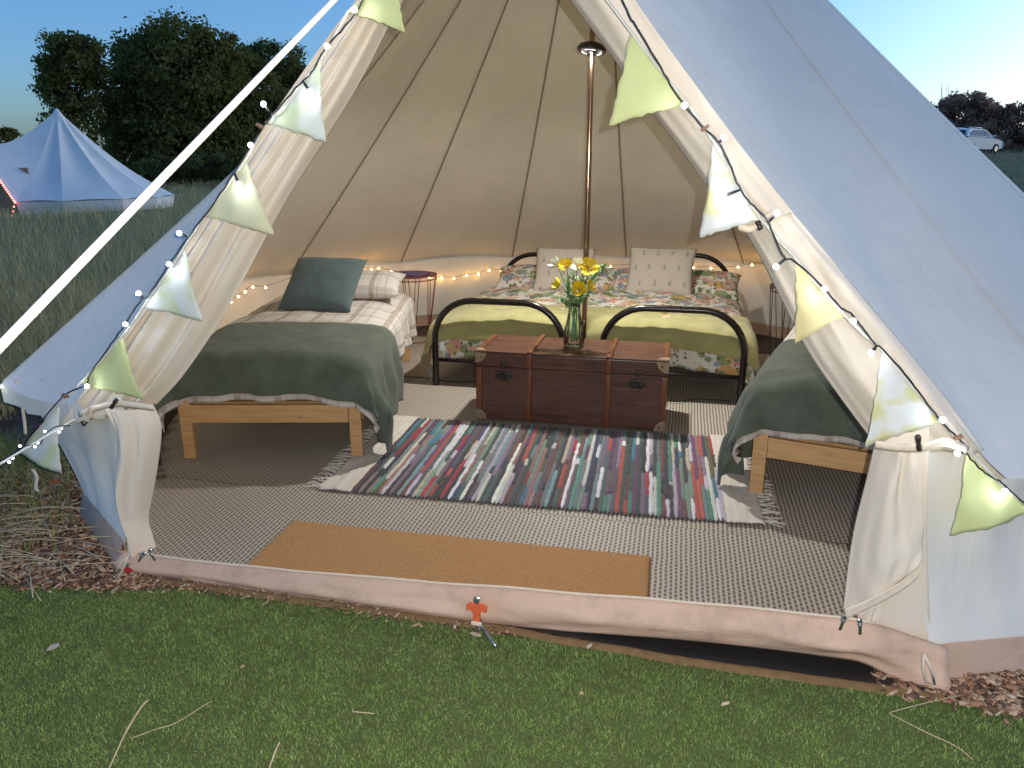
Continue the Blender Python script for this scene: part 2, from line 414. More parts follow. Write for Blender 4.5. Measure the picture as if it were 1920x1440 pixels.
# eave valance
def valance(Ef,f0,f1,n,seed):
    b=MB()
    def fn(u,v):
        E=Ef(lerp(f0,f1,u)); o=Vector((E.x,E.y,0)).normalized()
        return E+Vector((0,0,-.075*v))+o*(.012*math.sin(u*40+seed)*v-.012*v)
    return b.grid(fn,n,2)
valance(eave,-50,230,160,1).build('valance',M['canvas'],tent)
valance(frontL,0,.28,10,2).build('valance',M['canvas'],tent); valance(frontR,0,.28,10,3).build('valance',M['canvas'],tent)
# walls, one panel per gore, plus the two short ones beside the door
FOOTL=Vector((-1.40,-2.56,0)); FOOTR=Vector((1.40,-2.56,0))
def wall(top,foot,n,seed):
    b=MB()
    def fn(u,v):
        p=top(u).lerp(foot(u),v); o=Vector((p.x,p.y,0)).normalized(); s=math.sin(math.pi*v)
        return p+o*(.05*s*nz(u*5+seed,v*1.2,seed)+.018*s*nz(u*14+seed,v*2,seed+3)-.03*s)
    return b.grid(fn,n,10)
def wf(a,r=.965):
    e=eave(a); k=lerp(.962,.968+.07*max(0,1-abs(a+50)/15) if a<90 else .93,sstep(100,142,abs((a-90+180)%360-180))); return Vector((e.x*k,e.y*k,.0))
def wt(a): e=eave(a); return Vector((e.x*.985,e.y*.985,e.z-.012))
for k,(a0,a1) in enumerate(zip(allS,allS[1:])):
    wall(lambda u:wt(lerp(a0,a1,u)),lambda u:wf(lerp(a0,a1,u))+Vector((0,0,.11)),14,k).build('wall_panel',M['canvas'],tent)
wL=wall(lambda u:wt(230).lerp(Vector((-1.33,-2.535,.69)),u),lambda u:wf(230).lerp(FOOTL,u)+Vector((0,0,.10)),14,31); wL.build('wall_panel',M['canvas'],tent)
wR=wall(lambda u:wt(-50).lerp(Vector((1.29,-2.535,.72)),u),lambda u:wf(-50).lerp(FOOTR,u)+Vector((0,0,.10)),14,33); wR.build('wall_panel',M['canvas'],tent)
# pink groundsheet upstand round the foot of the wall
b=MB(); path=[FOOTR]+[wf(-50)]+[wf(a) for a in range(-46,230,6)]+[wf(230)]+[FOOTL]
vs=[];fs=[]
for i,p in enumerate(path):
    o=Vector((p.x,p.y,0)).normalized(); vs += [p+o*.035+Vector((0,0,.002)),p+o*.022+Vector((0,0,.06)),p+o*.004+Vector((0,0,.118))]
for i in range(len(path)-1):
    for j in range(2): fs.append((3*i+j,3*i+3+j,3*i+4+j,3*i+1+j))
b.add(vs,fs); b.build('groundsheet_skirt',M['pvc'],tent)
# groundsheet
b=MB(); b.add([(0,-.2,.010)]+[(p.x*.995,p.y*.995,.010) for p in path],[(0,i+1,i+2) for i in range(len(path)-1)]+[(0,len(path),1)])
b.build('groundsheet',M['black_pvc'],tent,smooth=False)
# door sill: a soft upstand, lifted off the ground on the right
def sill_z(x): return lerp(.075,.175,sstep(-1.45,1.15,x))-.06*sstep(1.15,1.5,x)
def sill(u,v):
    x=lerp(-1.42,1.44,u); top=sill_z(x)+.005*nz(x*4,.2); lift=.046*sstep(-.1,.9,x)*(1-sstep(1.18,1.36,x))+.006*nz(x*3,7.0)
    lift=max(.001,lift)
    y0=-2.555-.02*math.sin(math.pi*u)-.05*sstep(1.18,1.47,x)*v-.06*(1-sstep(-1.42,-1.2,x))*0
    prof=[(.045,-.012),(.02,0.0),(0.0,-.002),(-.014,-.02)]      # (dy, dz from top) over the rounded top
    if v<.3: # inner face up to the top roll
        s=v/.3; yy=y0+.05*(1-s)*(1-s); zz=lerp(.012,top,math.sin(s*math.pi/2))
    else:
        s=(v-.3)/.7; bulge=math.sin(math.pi*s)*(.03+.012*nz(x*2.3,s*2,2)); yy=y0-.008-bulge-.02*s; zz=lerp(top,lift,s)
        yy+= .006*nz(x*9.0,s*4.0,5)*math.sin(math.pi*s)+.018*nz(x*2.6,s*3.0,9)*math.sin(math.pi*s) + .010*sstep(.6,1.25,x)*math.sin(x*13+s*5)*math.sin(math.pi*s)
    return Vector((x,yy,zz))
b=MB(); b.grid(sill,120,16); solid(b.build('door_sill',M['pvc'],tent),.003)
# zip tape along the sill top
b=MB(); b.tube([sill(u,.30)+Vector((0,-.002,.003)) for u in np.linspace(.03,.93,60)],.0045,6); b.build('zip',M['strap'],tent)
# hessian edge strip on the ground under the sill
b=MB(); xs=np.linspace(-1.30,1.42,60); vs=[];fs=[]
M['hessian']=simple('hessian_edge',(.20,.115,.045),.9,.25,30,.4,150)
for x in xs: e=.010*nz(x*5,1)-.040*sstep(-.1,.8,x); vs += [(x,-2.615+e*.9,.018),(x,-2.628+e,.022),(x,-2.640+e,.008)]
for i in range(59):
    for j in range(2): fs.append((3*i+j,3*i+1+j,3*i+4+j,3*i+3+j))
b.add(vs,fs); b.build('hessian_edge',M['hessian'],tent)
b=MB(); xs=np.linspace(-.2,1.40,40); b.add([q for x in xs for q in((x,-2.53,.0165),(x,-2.607-.040*sstep(-.15,.8,x),.0165))],[(2*i,2*i+1,2*i+3,2*i+2) for i in range(39)]); b.build('groundsheet_fold',M['black_pvc'],tent,smooth=False)

# ---- door flaps (curves read off the photograph, in the door plane)
def px(pts,y): return [aty(a,b_,y) for a,b_ in pts]
def flap(name,outer,inner,nu,nv,amp,waves,seed,mat,parent,bulge=0.0,taper=None,round_edge=.0,yoff=0.0):
    O=spline(outer,nu); I=spline(inner,nu); b=MB()
    def fn(u,v):
        i=min(nu,int(round(u*nu))); p=O[i].lerp(I[i],v); w=1.0 if taper is None else taper(u)
        vv=v+.10*nz(v*2.2+seed,u*1.3,seed+2); d=amp*w*(.75*math.sin(vv*waves*2*math.pi+2.2*nz(u*1.6,seed)+seed)*(.55+.9*abs(nz(v*3.1+seed,u*1.1,seed)))+1.25*nz(vv*waves*1.5+seed,u*1.9,seed))+amp*.4*nz(v*waves*4,u*5,seed+7)
        d+=bulge*math.sin(math.pi*v)
        d-=round_edge*(1-sstep(0,.12,1-v))
        return p+Vector((0,-d+yoff,0))
    b.grid(fn,nu,nv,uvf=lambda u,v:(v,u*3))
    return solid(b.build(name,mat,parent),.0015)
# left, upper part: gathered canvas hanging inside the A-frame
flap('door_flap',px([(745,-90),(655,20),(560,150),(470,280),(380,410),(300,530),(222,642),(160,732),(112,798)],-2.52),
     px([(800,-90),(735,20),(668,150),(600,262),(535,368),(480,470),(415,590),(338,705),(286,762)],-2.46),60,64,.0115,4.4,1.3,M['flap'],tent,bulge=.025,taper=lambda u:lerp(.7,1.3,u),round_edge=.03)
# its gathered end under the tie
flap('door_flap',px([(112,798),(150,790),(165,774)],-2.52),px([(286,762),(280,768),(262,772)],-2.48),8,40,.014,5,2.0,M['flap'],tent)
# left, lower part
flap('door_flap',px([(196,764),(212,800),(220,850),(214,900),(222,950),(236,1000),(240,1046)],-2.585),
     px([(284,764),(296,800),(292,860),(280,930),(274,975),(282,1010),(288,1030)],-2.50),40,44,.013,1.7,4.6,M['flap'],tent,bulge=.03,taper=lambda u:lerp(.6,1.2,math.sin(math.pi*min(1,u+.1))),round_edge=.02)
# right, upper roll
flap('door_flap',px([(1105,-110),(1172,-25),(1242,75),(1316,175),(1388,272),(1450,352),(1488,400)],-2.53),
     px([(1005,-110),(1062,-10),(1130,82),(1200,180),(1268,270),(1345,375),(1388,418)],-2.44),50,36,.012,1.6,2.2,M['flap'],tent,bulge=.045,round_edge=.05)
# right, fuller part between the ties
flap('door_flap',px([(1486,398),(1538,460),(1618,556),(1698,652),(1778,752),(1848,846)],-2.53),
     px([(1388,418),(1425,480),(1470,570),(1520,665),(1580,752),(1642,836)],-2.45),50,44,.015,2.3,5.1,M['flap'],tent,bulge=.03,taper=lambda u:lerp(.5,1.35,u),round_edge=.04)
# right, lower drape with turned-back corner
flap('door_flap',px([(1716,836),(1722,900),(1730,970),(1731,1020),(1730,1050)],-2.58),
     px([(1645,836),(1626,910),(1602,1010),(1590,1090),(1582,1150)],-2.50),36,44,.016,1.7,8.0,M['flap'],tent,bulge=.035,taper=lambda u:lerp(.7,1.2,u),round_edge=.02)
hem=px([(1583,1152),(1612,1140),(1650,1122),(1690,1098),(1716,1074),(1728,1048)],-2.585)
flap('door_flap',[p+Vector((0,-.004,0)) for p in px([(1728,1046),(1716,1068),(1690,1088),(1650,1110),(1612,1128),(1583,1140)],-2.60)],
     [p+Vector((0,-.004,0)) for p in px([(1729,1056),(1719,1082),(1690,1106),(1652,1128),(1614,1146),(1586,1160)],-2.60)],20,4,.002,1,1,M['strap'],tent)
flap('door_flap',px([(1660,1118),(1655,1150),(1642,1180),(1650,1205)],-2.57),px([(1605,1140),(1608,1156),(1612,1172),(1618,1178)],-2.53),14,12,.012,1.4,3.0,M['flap'],tent)
flap('door_flap',px([(1742,800),(1738,900),(1738,1000),(1742,1120),(1748,1242)],-2.54),px([(1660,800),(1648,900),(1632,1000),(1620,1100),(1612,1180)],-2.515),20,16,.006,1.0,2.0,M['flap'],tent)
# tie bands and toggles
M['toggle']=simple('dark_toggle',(.03,.018,.014),.35,.2,60)
def band(pts,w,mat,y,name='tie_band'):
    P=spline(px(pts,y),24); b=MB(); vs=[];fs=[]
    for i,p in enumerate(P):
        t=i/24; k=.010*math.sin(math.pi*t)
        vs += [p+Vector((0,-k-.004,w/2)),p+Vector((0,-k-.008,0)),p+Vector((0,-k-.004,-w/2))]
    for i in range(24):
        for j in range(2): fs.append((3*i+j,3*i+1+j,3*i+4+j,3*i+3+j))
    b.add(vs,fs); return solid(b.build(name,mat,tent),.003)
band([(150,776),(190,762),(225,755),(258,758),(290,764)],.022,M['strap'],-2.60)
band([(1640,832),(1680,836),(1725,836),(1768,826),(1812,842)],.024,M['strap'],-2.60)
band([(1384,424),(1405,428),(1425,416),(1446,398)],.020,M['strap'],-2.545)
def toggle(p0,p1,y):
    a,c=aty(*p0,y),aty(*p1,y); b=MB(); pts=[a.lerp(c,t) for t in(0,.08,.3,.5,.7,.92,1)]
    b.tube(pts,[.004,.0075,.008,.006,.008,.0075,.004],8); return b.build('toggle',M['toggle'],tent)
toggle((219,748),(208,766),-2.625); toggle((1721,815),(1724,846),-2.625); toggle((1420,414),(1427,431),-2.57)
# loop cords by the left toggle
b=MB(); b.tube(spline(px([(172,762),(160,775),(153,790),(160,793),(168,780),(172,765)],-2.63),20),.0035,6); b.build('tie_cord',M['strap'],tent)
b=MB(); b.tube(px([(153,790),(158,797),(163,791)],-2.632),.005,6); b.build('toggle',M['toggle'],tent)
# zip sliders
M['chrome']=simple('zip_metal',(.55,.55,.56),.25,.1,50,metal=1.0)
def zipper(p,y,ang):
    c=aty(*p,y); b=MB(); Mx=Matrix.Rotation(ang,3,'Y'); b.box(c,(.014,.010,.018),M=Mx,bev=.003); b.box(c+Mx@Vector((0,-.008,-.024)),(.009,.003,.032),M=Mx,bev=.001)
    b.tube([c+Mx@Vector((0.006*math.cos(t),-.008,-.008+.006*math.sin(t))) for t in np.linspace(0,2*math.pi,10)],.0016,5); return b.build('zip_slider',M['chrome'],tent)
zipper((1582,1158),-2.60,.2); zipper((1612,1165),-2.60,-.1); zipper((270,1038),-2.62,.6); zipper((283,1032),-2.62,-.5)
# foot loops
def loop(p0,p1,y,name='foot_loop'):
    a,c=aty(*p0,y),aty(*p1,y); b=MB(); d=Vector((.011,0,0))
    b.tube([a,a.lerp(c,.5)+d,c+d,c-d,a.lerp(c,.5)-d,a],.004,6); return b.build(name,M['strap'],tent)
loop((1732,1225),(1745,1282),-2.66); loop((240,1040),(217,1082),-2.66)
# straps hanging from the left eave corner
for (pts,w) in(([(78,712),(100,735),(107,765),(100,790),(70,800)],.012),([(28,712),(38,745),(45,790),(47,815)],.012),([(60,880),(68,895),(66,915),(70,922)],.015)):
    b=MB(); P=spline(px(pts,-2.40),14); vs=[];fs=[]
    for p in P: vs += [p+Vector((-w/2,0,0)),p+Vector((w/2,.004,0))]
    for i in range(14): fs.append((2*i,2*i+1,2*i+3,2*i+2))
    b.add(vs,fs); solid(b.build('hanging_strap',M['strap'],tent),.002)
# centre pole
M['pole']=simple('steel_pole',(.42,.30,.22),.16,.08,3,metal=1.0)
b=MB(); b.tube([(0,0,.01),(0,0,1.55)],.0185,16); b.tube([(0,0,1.548),(0,0,3.38)],.0165,16); b.tube([(0,0,1.535),(0,0,1.552)],.0195,16); b.build('centre_pole',M['pole'],tent,angle=40)
# ================================================================== FLOOR COVERINGS
def woven(name):
    n=NT(name); uv=n.coord('UV'); sep=n.new('ShaderNodeSeparateXYZ'); 
    wob=n.noise(9,2,.5,uv); off=n.new('ShaderNodeVectorMath',operation='SCALE'); cmb=n.new('ShaderNodeCombineXYZ'); n.l(wob,cmb.inputs[0]); n.l(wob,cmb.inputs[1])
    n.l(cmb.outputs[0],off.inputs[0]); off.inputs['Scale'].default_value=.010; ad=n.new('ShaderNodeVectorMath',operation='ADD'); n.l(uv,ad.inputs[0]); n.l(off.outputs[0],ad.inputs[1]); n.l(ad.outputs[0],sep.inputs[0])
    PX,PY=.0185,.0270
    x=n.math('DIVIDE',sep.outputs[0],PX); y=n.math('DIVIDE',sep.outputs[1],PY)
    fx=n.math('FRACT',x); col=n.math('FLOOR',x)
    y2=n.math('ADD',y,n.math('MULTIPLY',n.math('MODULO',col,2.0),.5)); fy=n.math('FRACT',y2)
    # dark dash: inside the cell's right half, most of its length
    dx=n.math('ABSOLUTE',n.math('SUBTRACT',fx,.5)); dy=n.math('ABSOLUTE',n.math('SUBTRACT',fy,.5))
    mx=n.ramp(dx,[(.20,1.0),(.27,0.0)]); my=n.ramp(dy,[(.34,1.0),(.42,0.0)])
    dash=n.math('MULTIPLY',mx,my)
    # fine rib across
    rib=n.math('ABSOLUTE',n.math('SUBTRACT',n.math('FRACT',n.math('MULTIPLY',y,4.0)),.5))
    big=n.noise(2.2,4,.6,uv)
    light=n.mix(big,(.44,.39,.32),(.57,.51,.425)); dark=n.mix(big,(.095,.078,.065),(.165,.135,.11))
    light=n.mix(n.math('MULTIPLY',rib,.6),light,(.24,.20,.165))
    n.col(n.mix(dash,light,dark)); n.set(Roughness=.55)
    h=n.math('ADD',n.math('MULTIPLY',n.math('SUBTRACT',1.0,dash),1.0),n.math('MULTIPLY',rib,-.5)); n.bump(h,.55,.004); return n.m
M['woven']=woven('woven_straw_mat')
def mat_sheet(x0,x1,y0,y1,z,rz,seed,label,clip=None):
    c=Vector(((x0+x1)/2,(y0+y1)/2,0)); b=MB(); ca,sa=math.cos(rz),math.sin(rz)
    def fn(u,v):
        x=lerp(x0,x1,u)-c.x; y=lerp(y0,y1,v)-c.y; X=c.x+x*ca-y*sa; Y=c.y+x*sa+y*ca
        lim=lerp(1.36,1.83,(Y+2.56)/.34) if Y<-2.22 else min(2.45,1.83+(Y+2.22)*.75); X=max(-lim,min(lim,X))
        d=math.hypot(X,Y); 
        if d>2.55 and Y>-1.9: X*=2.55/d; Y*=2.55/d
        zz=z+.004*max(0,nz(X*1.3+seed,Y*1.3))+.002*nz(X*5,Y*5,seed)+.006*math.exp(-((v-.98)/.02)**2)*(.6+.4*nz(X*4,seed))
        return Vector((X,Y,zz))
    b.grid(fn,60,50,uvf=lambda u,v:(lerp(x0,x1,u)+seed*.37,lerp(y0,y1,v)+seed*.11))
    o=b.build('woven_mat',M['woven'],None); solid(o,.003)
    return tag(o,label,'floor mat','woven mats covering the tent floor')
mat_sheet(-2.4,2.4,-2.05,1.4,.016,R(0),1,'large grey and brown woven mat under the beds and the wooden trunk')
mat_sheet(-1.9,1.8,-2.535,-1.80,.026,R(.6),2,'narrow grey and brown woven mat laid just inside the door sill')
# coir door mat
cm=NT('coir'); v=cm.coord('Object'); f=cm.noise(230,3,.7,v); g2=cm.noise(9,3,.6,v)
cm.col(cm.mix(cm.math('MULTIPLY',g2,.6),cm.ramp(f,[(.3,(.22,.105,.036)),(.5,(.50,.26,.10)),(.72,(.70,.42,.19))]),(.50,.26,.10))); cm.set(Roughness=.95); cm.bump(f,.9,.006); M['coir']=cm.m
b=MB(); W,D,T=1.50,.42,.016
def coir(u,v):
    x=lerp(-W/2,W/2,u); y=lerp(-D/2,D/2,v); e=min(W/2-abs(x),D/2-abs(y)); return Vector((x,y,T*(1-math.exp(-e/.006))+.0022*nz(x*60,y*60)+.0018*nz(x*140,y*140,2)))
b.grid(coir,150,60); o=b.build('door_mat',M['coir'],None); o.location=(-.19,-2.31,.031); o.rotation_euler=(0,0,R(1.5)); solid(o,.004,-1)
tag(o,'orange brown coir door mat lying inside the sill','door mat')

# ---- rag rug: every woven rag strip is a piece of its own
rn=random.Random(5)
rug=empty('rag_rug',(-.015,-1.21,.028),R(2.5),'multicoloured striped rag rug with cream ends in front of the trunk','rug')
rag=NT('rag_strip'); oi=rag.new('ShaderNodeObjectInfo'); v=rag.coord('Object'); f=rag.noise(60,3,.7,v)
rag.col(rag.mix(rag.ramp(f,[(.3,.0),(.75,.7)]),oi.outputs['Color'],rag.mix(.55,oi.outputs['Color'],(.03,.025,.035)))); rag.set(Roughness=.9,Sheen_Weight=.15); rag.bump(rag.noise(160,2,.5,v),.6,.004); M['rag']=rag.m
RC=[(.028,.026,.034),(.05,.035,.05),(.10,.075,.10),(.075,.095,.11),(.035,.06,.05),(.10,.125,.11),(.055,.10,.085),(.09,.26,.19),(.19,.29,.225),(.62,.64,.58),(.68,.67,.72),(.50,.45,.54),(.23,.16,.235),(.13,.045,.12),(.36,.030,.050),(.46,.09,.065),(.13,.05,.038),(.30,.155,.155),(.06,.22,.33),(.17,.28,.30),(.035,.05,.12),(.165,.20,.22),(.50,.46,.35),(.11,.10,.03),(.19,.15,.14),(.06,.04,.04)]
RW=[5,5,3,3,4,3,5,6,5,8,8,6,6,6,7,6,4,6,6,5,6,3,5,2,3,3]
NS=92; L=1.70; Wd=1.045; pitch=L/NS
def strip(y0,y1,wm,seed):
    b=MB(); n=max(6,int((y1-y0)/.03))
    def fn(u,v):
        y=lerp(y0,y1,u); e=min(1,min(u,1-u)*n*.9+.25)
        x=(v-.5)*pitch*1.12*wm*(1+.55*nz(y*24,seed*3.1))*e + .0045*nz(y*9+seed,seed)+.0025*nz(y*45,seed*2)
        z=.0085*math.sqrt(max(0,1-(2*v-1)**2))*(1+.6*nz(y*45,seed*5))*e
        return Vector((x,y,z+.001))
    b.grid(fn,max(n,14),4); return b.mesh('strip')
for i in range(NS):
    x=-L/2+(i+.5)*pitch; k=rn.choice((2,2,3,3,3,4)); cuts=sorted([0,1]+[rn.uniform(.12,.88) for _ in range(k-1)]); last=None
    for a,c in zip(cuts,cuts[1:]):
        if c-a<.03: continue
        ci=rn.choices(range(len(RC)),RW)[0]
        while ci==last: ci=rn.choices(range(len(RC)),RW)[0]
        last=ci; me=strip(-Wd/2+a*Wd-.004+ (rn.uniform(-.012,.004) if a==0 else 0), -Wd/2+c*Wd+.004+(rn.uniform(-.004,.012) if c==1 else 0), rn.uniform(.85,1.15), i*1.37+a)
        o=link('strip',me,M['rag'],rug,(x,0,0)); c0=RC[ci]; f=rn.uniform(.75,1.25); o.color=(c0[0]*f,c0[1]*f,c0[2]*f,1)
M['cream_cotton']=simple('cream_cotton',(.60,.55,.485),.9,.08,20,.5,350,.003)
M['rug_base']=simple('rug_warp',(.10,.09,.10),.9,.3,60)
b=MB(); b.grid(lambda u,v:Vector((lerp(-L/2,L/2,u),lerp(-Wd/2+.006,Wd/2-.006,v),.0012)),40,4); b.build('rug_backing',M['rug_base'],rug,local=True)
for s in(-1,1):
    b=MB()
    def end(u,v):
        x=s*(L/2+lerp(-.004,.155,u)); y=lerp(-Wd/2-.012,Wd/2+.012,v)+.01*nz(x*8,v*3,s); z=.003+.007*abs(math.sin(u*16+2*nz(v*5,u,s)))*.6+.012*max(0,nz(u*3+s,v*7))
        return Vector((x,y,z))
    b.grid(end,16,70); solid(b.build('rug_end',M['cream_cotton'],rug,local=True),.003,1)
    for j in range(26):
        y=-Wd/2+(j+.5)*Wd/26; x0=s*(L/2+.150); b=MB()
        for q in range(3):
            p=Vector((x0,y+rn.uniform(-.006,.006),.006)); pts=[p]; ang=rn.uniform(-.7,.7)
            for t in range(5):
                ang+=rn.uniform(-.5,.5); p=p+Vector((s*.018*math.cos(ang),.018*math.sin(ang),rn.uniform(-.002,.003))); p.z=max(.002,min(.012,p.z)); pts.append(p)
            b.tube(pts,[.004,.0036,.0032,.003,.0028,.002],4)
        b.build('tassel',M['cream_cotton'],rug,local=True)

# ================================================================== CLOTH
def cloth_simple(name,c,sheen=.25,var=.12,fine=500,bump=.35):
    n=NT(name); v=n.coord('UV'); f=n.noise(6,5,.6,v); n.col(n.ramp(f,[(.25,tuple(x*(1-var) for x in c)),(.75,tuple(min(1,x*(1+var)) for x in c))])); n.set(Roughness=.95,Sheen_Weight=sheen,Sheen_Roughness=.6)
    n.bump(n.math('ADD',n.noise(fine,2,.5,v),n.math('MULTIPLY',n.noise(28,3,.6,v),1.6)),bump,.004); return n.m
M['green_fleece']=cloth_simple('green_fleece',(.084,.106,.075),.14,.40,380,.55)
M['teal_cushion']=cloth_simple('teal_cushion',(.085,.125,.13),.12,.10,600,.3)
def plaid():
    n=NT('plaid_cotton'); uv=n.coord('UV'); sp=n.new('ShaderNodeSeparateXYZ'); n.l(uv,sp.inputs[0])
    def bands(o,per,stops):
        return n.ramp(n.math('FRACT',n.math('DIVIDE',o,per)),stops)
    A=[(0,0.),(.18,0.),(.2,.75),(.34,.75),(.36,.0),(.44,.0),(.455,.5),(.475,.5),(.49,0),(.7,0),(.715,.4),(.76,.4),(.775,0)]
    fx=bands(sp.outputs[0],.21,A); fy=bands(sp.outputs[1],.23,A)
    base=n.mix(n.noise(5,3,.5,uv),(.60,.565,.52),(.66,.63,.585)); c=n.mix(fx,base,(.36,.285,.225)); c=n.mix(n.math('MULTIPLY',fy,.7),c,(.40,.31,.245))
    n.col(c); n.set(Roughness=.92); n.bump(n.math('ADD',n.noise(500,2,.5,uv),n.math('MULTIPLY',n.noise(14,3,.6,uv),2.0)),.35,.004); return n.m
M['plaid']=plaid()
def floral():
    n=NT('floral_cotton'); uv=n.coord('UV'); base=(.63,.60,.53)
    def layer(prev,scale,thr,cols,seedrot,soft=.06):
        m=n.new('ShaderNodeMapping'); n.l(uv,m.inputs[0]); m.inputs['Rotation'].default_value=(0,0,seedrot); m.inputs['Location'].default_value=(seedrot*3,seedrot,0)
        nw=n.new('ShaderNodeTexNoise'); nw.inputs['Scale'].default_value=scale*1.6; n.l(m.outputs[0],nw.inputs['Vector']); mv=n.new('ShaderNodeVectorMath',operation='MULTIPLY_ADD'); n.l(nw.outputs['Color'],mv.inputs[0]); mv.inputs[1].default_value=(.55/scale,)*3; n.l(m.outputs[0],mv.inputs[2])
        v=n.new('ShaderNodeTexVoronoi'); v.inputs['Scale'].default_value=scale; n.l(mv.outputs[0],v.inputs['Vector'])
        sp=n.new('ShaderNodeSeparateXYZ'); n.l(v.outputs['Color'],sp.inputs[0])
        colr=n.ramp(sp.outputs[0],[(k/len(cols),c) for k,c in enumerate(cols)],'CONSTANT')
        mask=n.ramp(v.outputs['Distance'],[(thr,1.0),(thr+soft,0.0)]); sel=n.ramp(sp.outputs[1],[(.08,0.),(.10,1.)])
        inner=n.ramp(v.outputs['Distance'],[(.08,.45),(.2,0.)]); colr=n.mix(inner,colr,(.42,.30,.10))
        return n.mix(n.math('MULTIPLY',mask,sel),prev,colr)
    c=layer(base,9,.50,[(.55,.27,.22),(.24,.29,.15),(.60,.36,.30),(.22,.27,.36),(.55,.33,.12),(.13,.18,.09),(.60,.38,.34)],.3)
    c=layer(c,17,.38,[(.22,.27,.13),(.55,.29,.23),(.11,.15,.07),(.26,.31,.40),(.55,.40,.14),(.20,.26,.13)],1.1)
    c=layer(c,28,.30,[(.12,.16,.06),(.20,.24,.12),(.45,.13,.10),(.10,.13,.06)],2.2)
    n.col(c); n.set(Roughness=.92); n.bump(n.noise(18,3,.6,uv),.35,.008); return n.m
M['floral']=floral()
def chenille():
    n=NT('lime_blanket'); uv=n.coord('UV'); f=n.noise(7,4,.6,uv); n.col(n.ramp(f,[(.25,(.30,.275,.10)),(.75,(.43,.40,.175))])); n.set(Roughness=.95,Sheen_Weight=.25)
    w=n.new('ShaderNodeTexWave'); w.inputs['Scale'].default_value=42; w.inputs['Distortion'].default_value=1.2; n.l(uv,w.inputs['Vector'])
    n.bump(n.math('ADD',n.math('MULTIPLY',w.outputs['Fac'],.7),n.noise(260,2,.6,uv)),.5,.004); return n.m
M['lime_blanket']=chenille()
cc=NT('cream_tufted'); uv=cc.coord('UV'); vv=cc.new('ShaderNodeTexBrick'); 
sp=cc.new('ShaderNodeSeparateXYZ'); cc.l(uv,sp.inputs[0])
ux=cc.math('ADD',cc.math('MULTIPLY',sp.outputs[0],8.5),cc.math('MULTIPLY',cc.math('MODULO',cc.math('FLOOR',cc.math('MULTIPLY',sp.outputs[1],7.0)),2.0),.5))
dx=cc.math('ABSOLUTE',cc.math('SUBTRACT',cc.math('FRACT',ux),.5)); dy=cc.math('ABSOLUTE',cc.math('SUBTRACT',cc.math('FRACT',cc.math('MULTIPLY',sp.outputs[1],7.0)),.5))
tuft=cc.math('MULTIPLY',cc.ramp(dx,[(.07,1.),(.13,0.)]),cc.ramp(dy,[(.14,1.),(.24,0.)]))
tn=cc.noise(60,2,.6,uv); tuft=cc.math('MULTIPLY',tuft,cc.ramp(tn,[(.42,.0),(.6,1.)]))
cc.col(cc.mix(tuft,(.50,.44,.375),(.19,.165,.11))); cc.set(Roughness=.95,Sheen_Weight=.2); cc.bump(cc.math('ADD',cc.math('MULTIPLY',tuft,1.2),cc.noise(300,2,.6,uv)),.5,.006); M['cream_cushion']=cc.m

def drape(name,mat,parent,w,y0,y1,z,dl,dr,df,db=0.0,r=.06,crown=.03,fold=.10,lam=.22,seed=0,nx=64,ny=72,zmin=.03,wr=.012,corner=1.0,thick=.006,cuts=None):
    """cloth laid on a bed (local: x across, y foot->head). dl/dr/df/db = how far it hangs over left, right, foot, head"""
    b=MB(); hw=w/2-r; a0,a1=y0+(r if df>0 else 0), y1-(r if db>0 else 0); q=r*math.pi/2
    U0,U1=-hw-(dl+q if dl>0 else r),hw+(dr+q if dr>0 else r); V0,V1=a0-(df+q if df>0 else 0), a1+(db+q if db>0 else 0)
    def fn(u,v):
        cx=min(hw,max(-hw,u)); cy=min(a1,max(a0,v)); ox,oy=u-cx,v-cy
        o=math.hypot(ox,oy); bx,by=cx,cy
        zt=z+crown*(1-(cx/(w/2))**4)*(1-.3*((cy-(y0+y1)/2)/((y1-y0)/2))**4)+wr*nz(u*3.2+seed,v*3.2,seed)+wr*.5*nz(u*9+seed,v*7,seed+2)+wr*.35*nz(u*15+v*5+seed,v*9-u*4,seed+5)+wr*.9*max(0,nz(u*2.1-v*3.3+seed,v*1.4+u*1.7,seed+8))
        if o<1e-6: return Vector((bx,by,zt))
        dx,dy=ox/o,oy/o
        if cuts is not None: o=min(o,cuts(u,v)+q)
        both=min(abs(ox),abs(oy)); 
        if o<q: h=r*math.sin(o/r); d=r*(1-math.cos(o/r))
        else: h=r; d=r+(o-q)
        # perimeter coordinate for the folds
        per=(cx*1.0 if abs(oy)>=abs(ox) else cy)+math.atan2(dy,dx)*.22
        k=min(1,max(0,d-r*.4)/.25)
        wave=math.sin(2*math.pi*per/lam+3*nz(per*1.1,seed,1.3)+seed)
        h+=fold*k*(.10+.5*min(1,both/.12)*corner+.34*wave*(.5+abs(nz(per*1.7,seed,2))*1.6)+.42*nz(per*3.1,d*2,seed)+.16*nz(per*9,d*5,seed))
        zz=zt-d*(1-.04*k)
        if zz<zmin: h+= (zmin-zz)*.6; zz=zmin+.004*nz(u*20,v*20)
        return Vector((bx+dx*h,by+dy*h,zz))
    b.grid(fn,nx,ny,U0,U1,V0,V1,uvf=lambda u,v:(u,v))
    o=b.build(name,mat,parent,local=True)
    if thick: solid(o,thick,1)
    return o
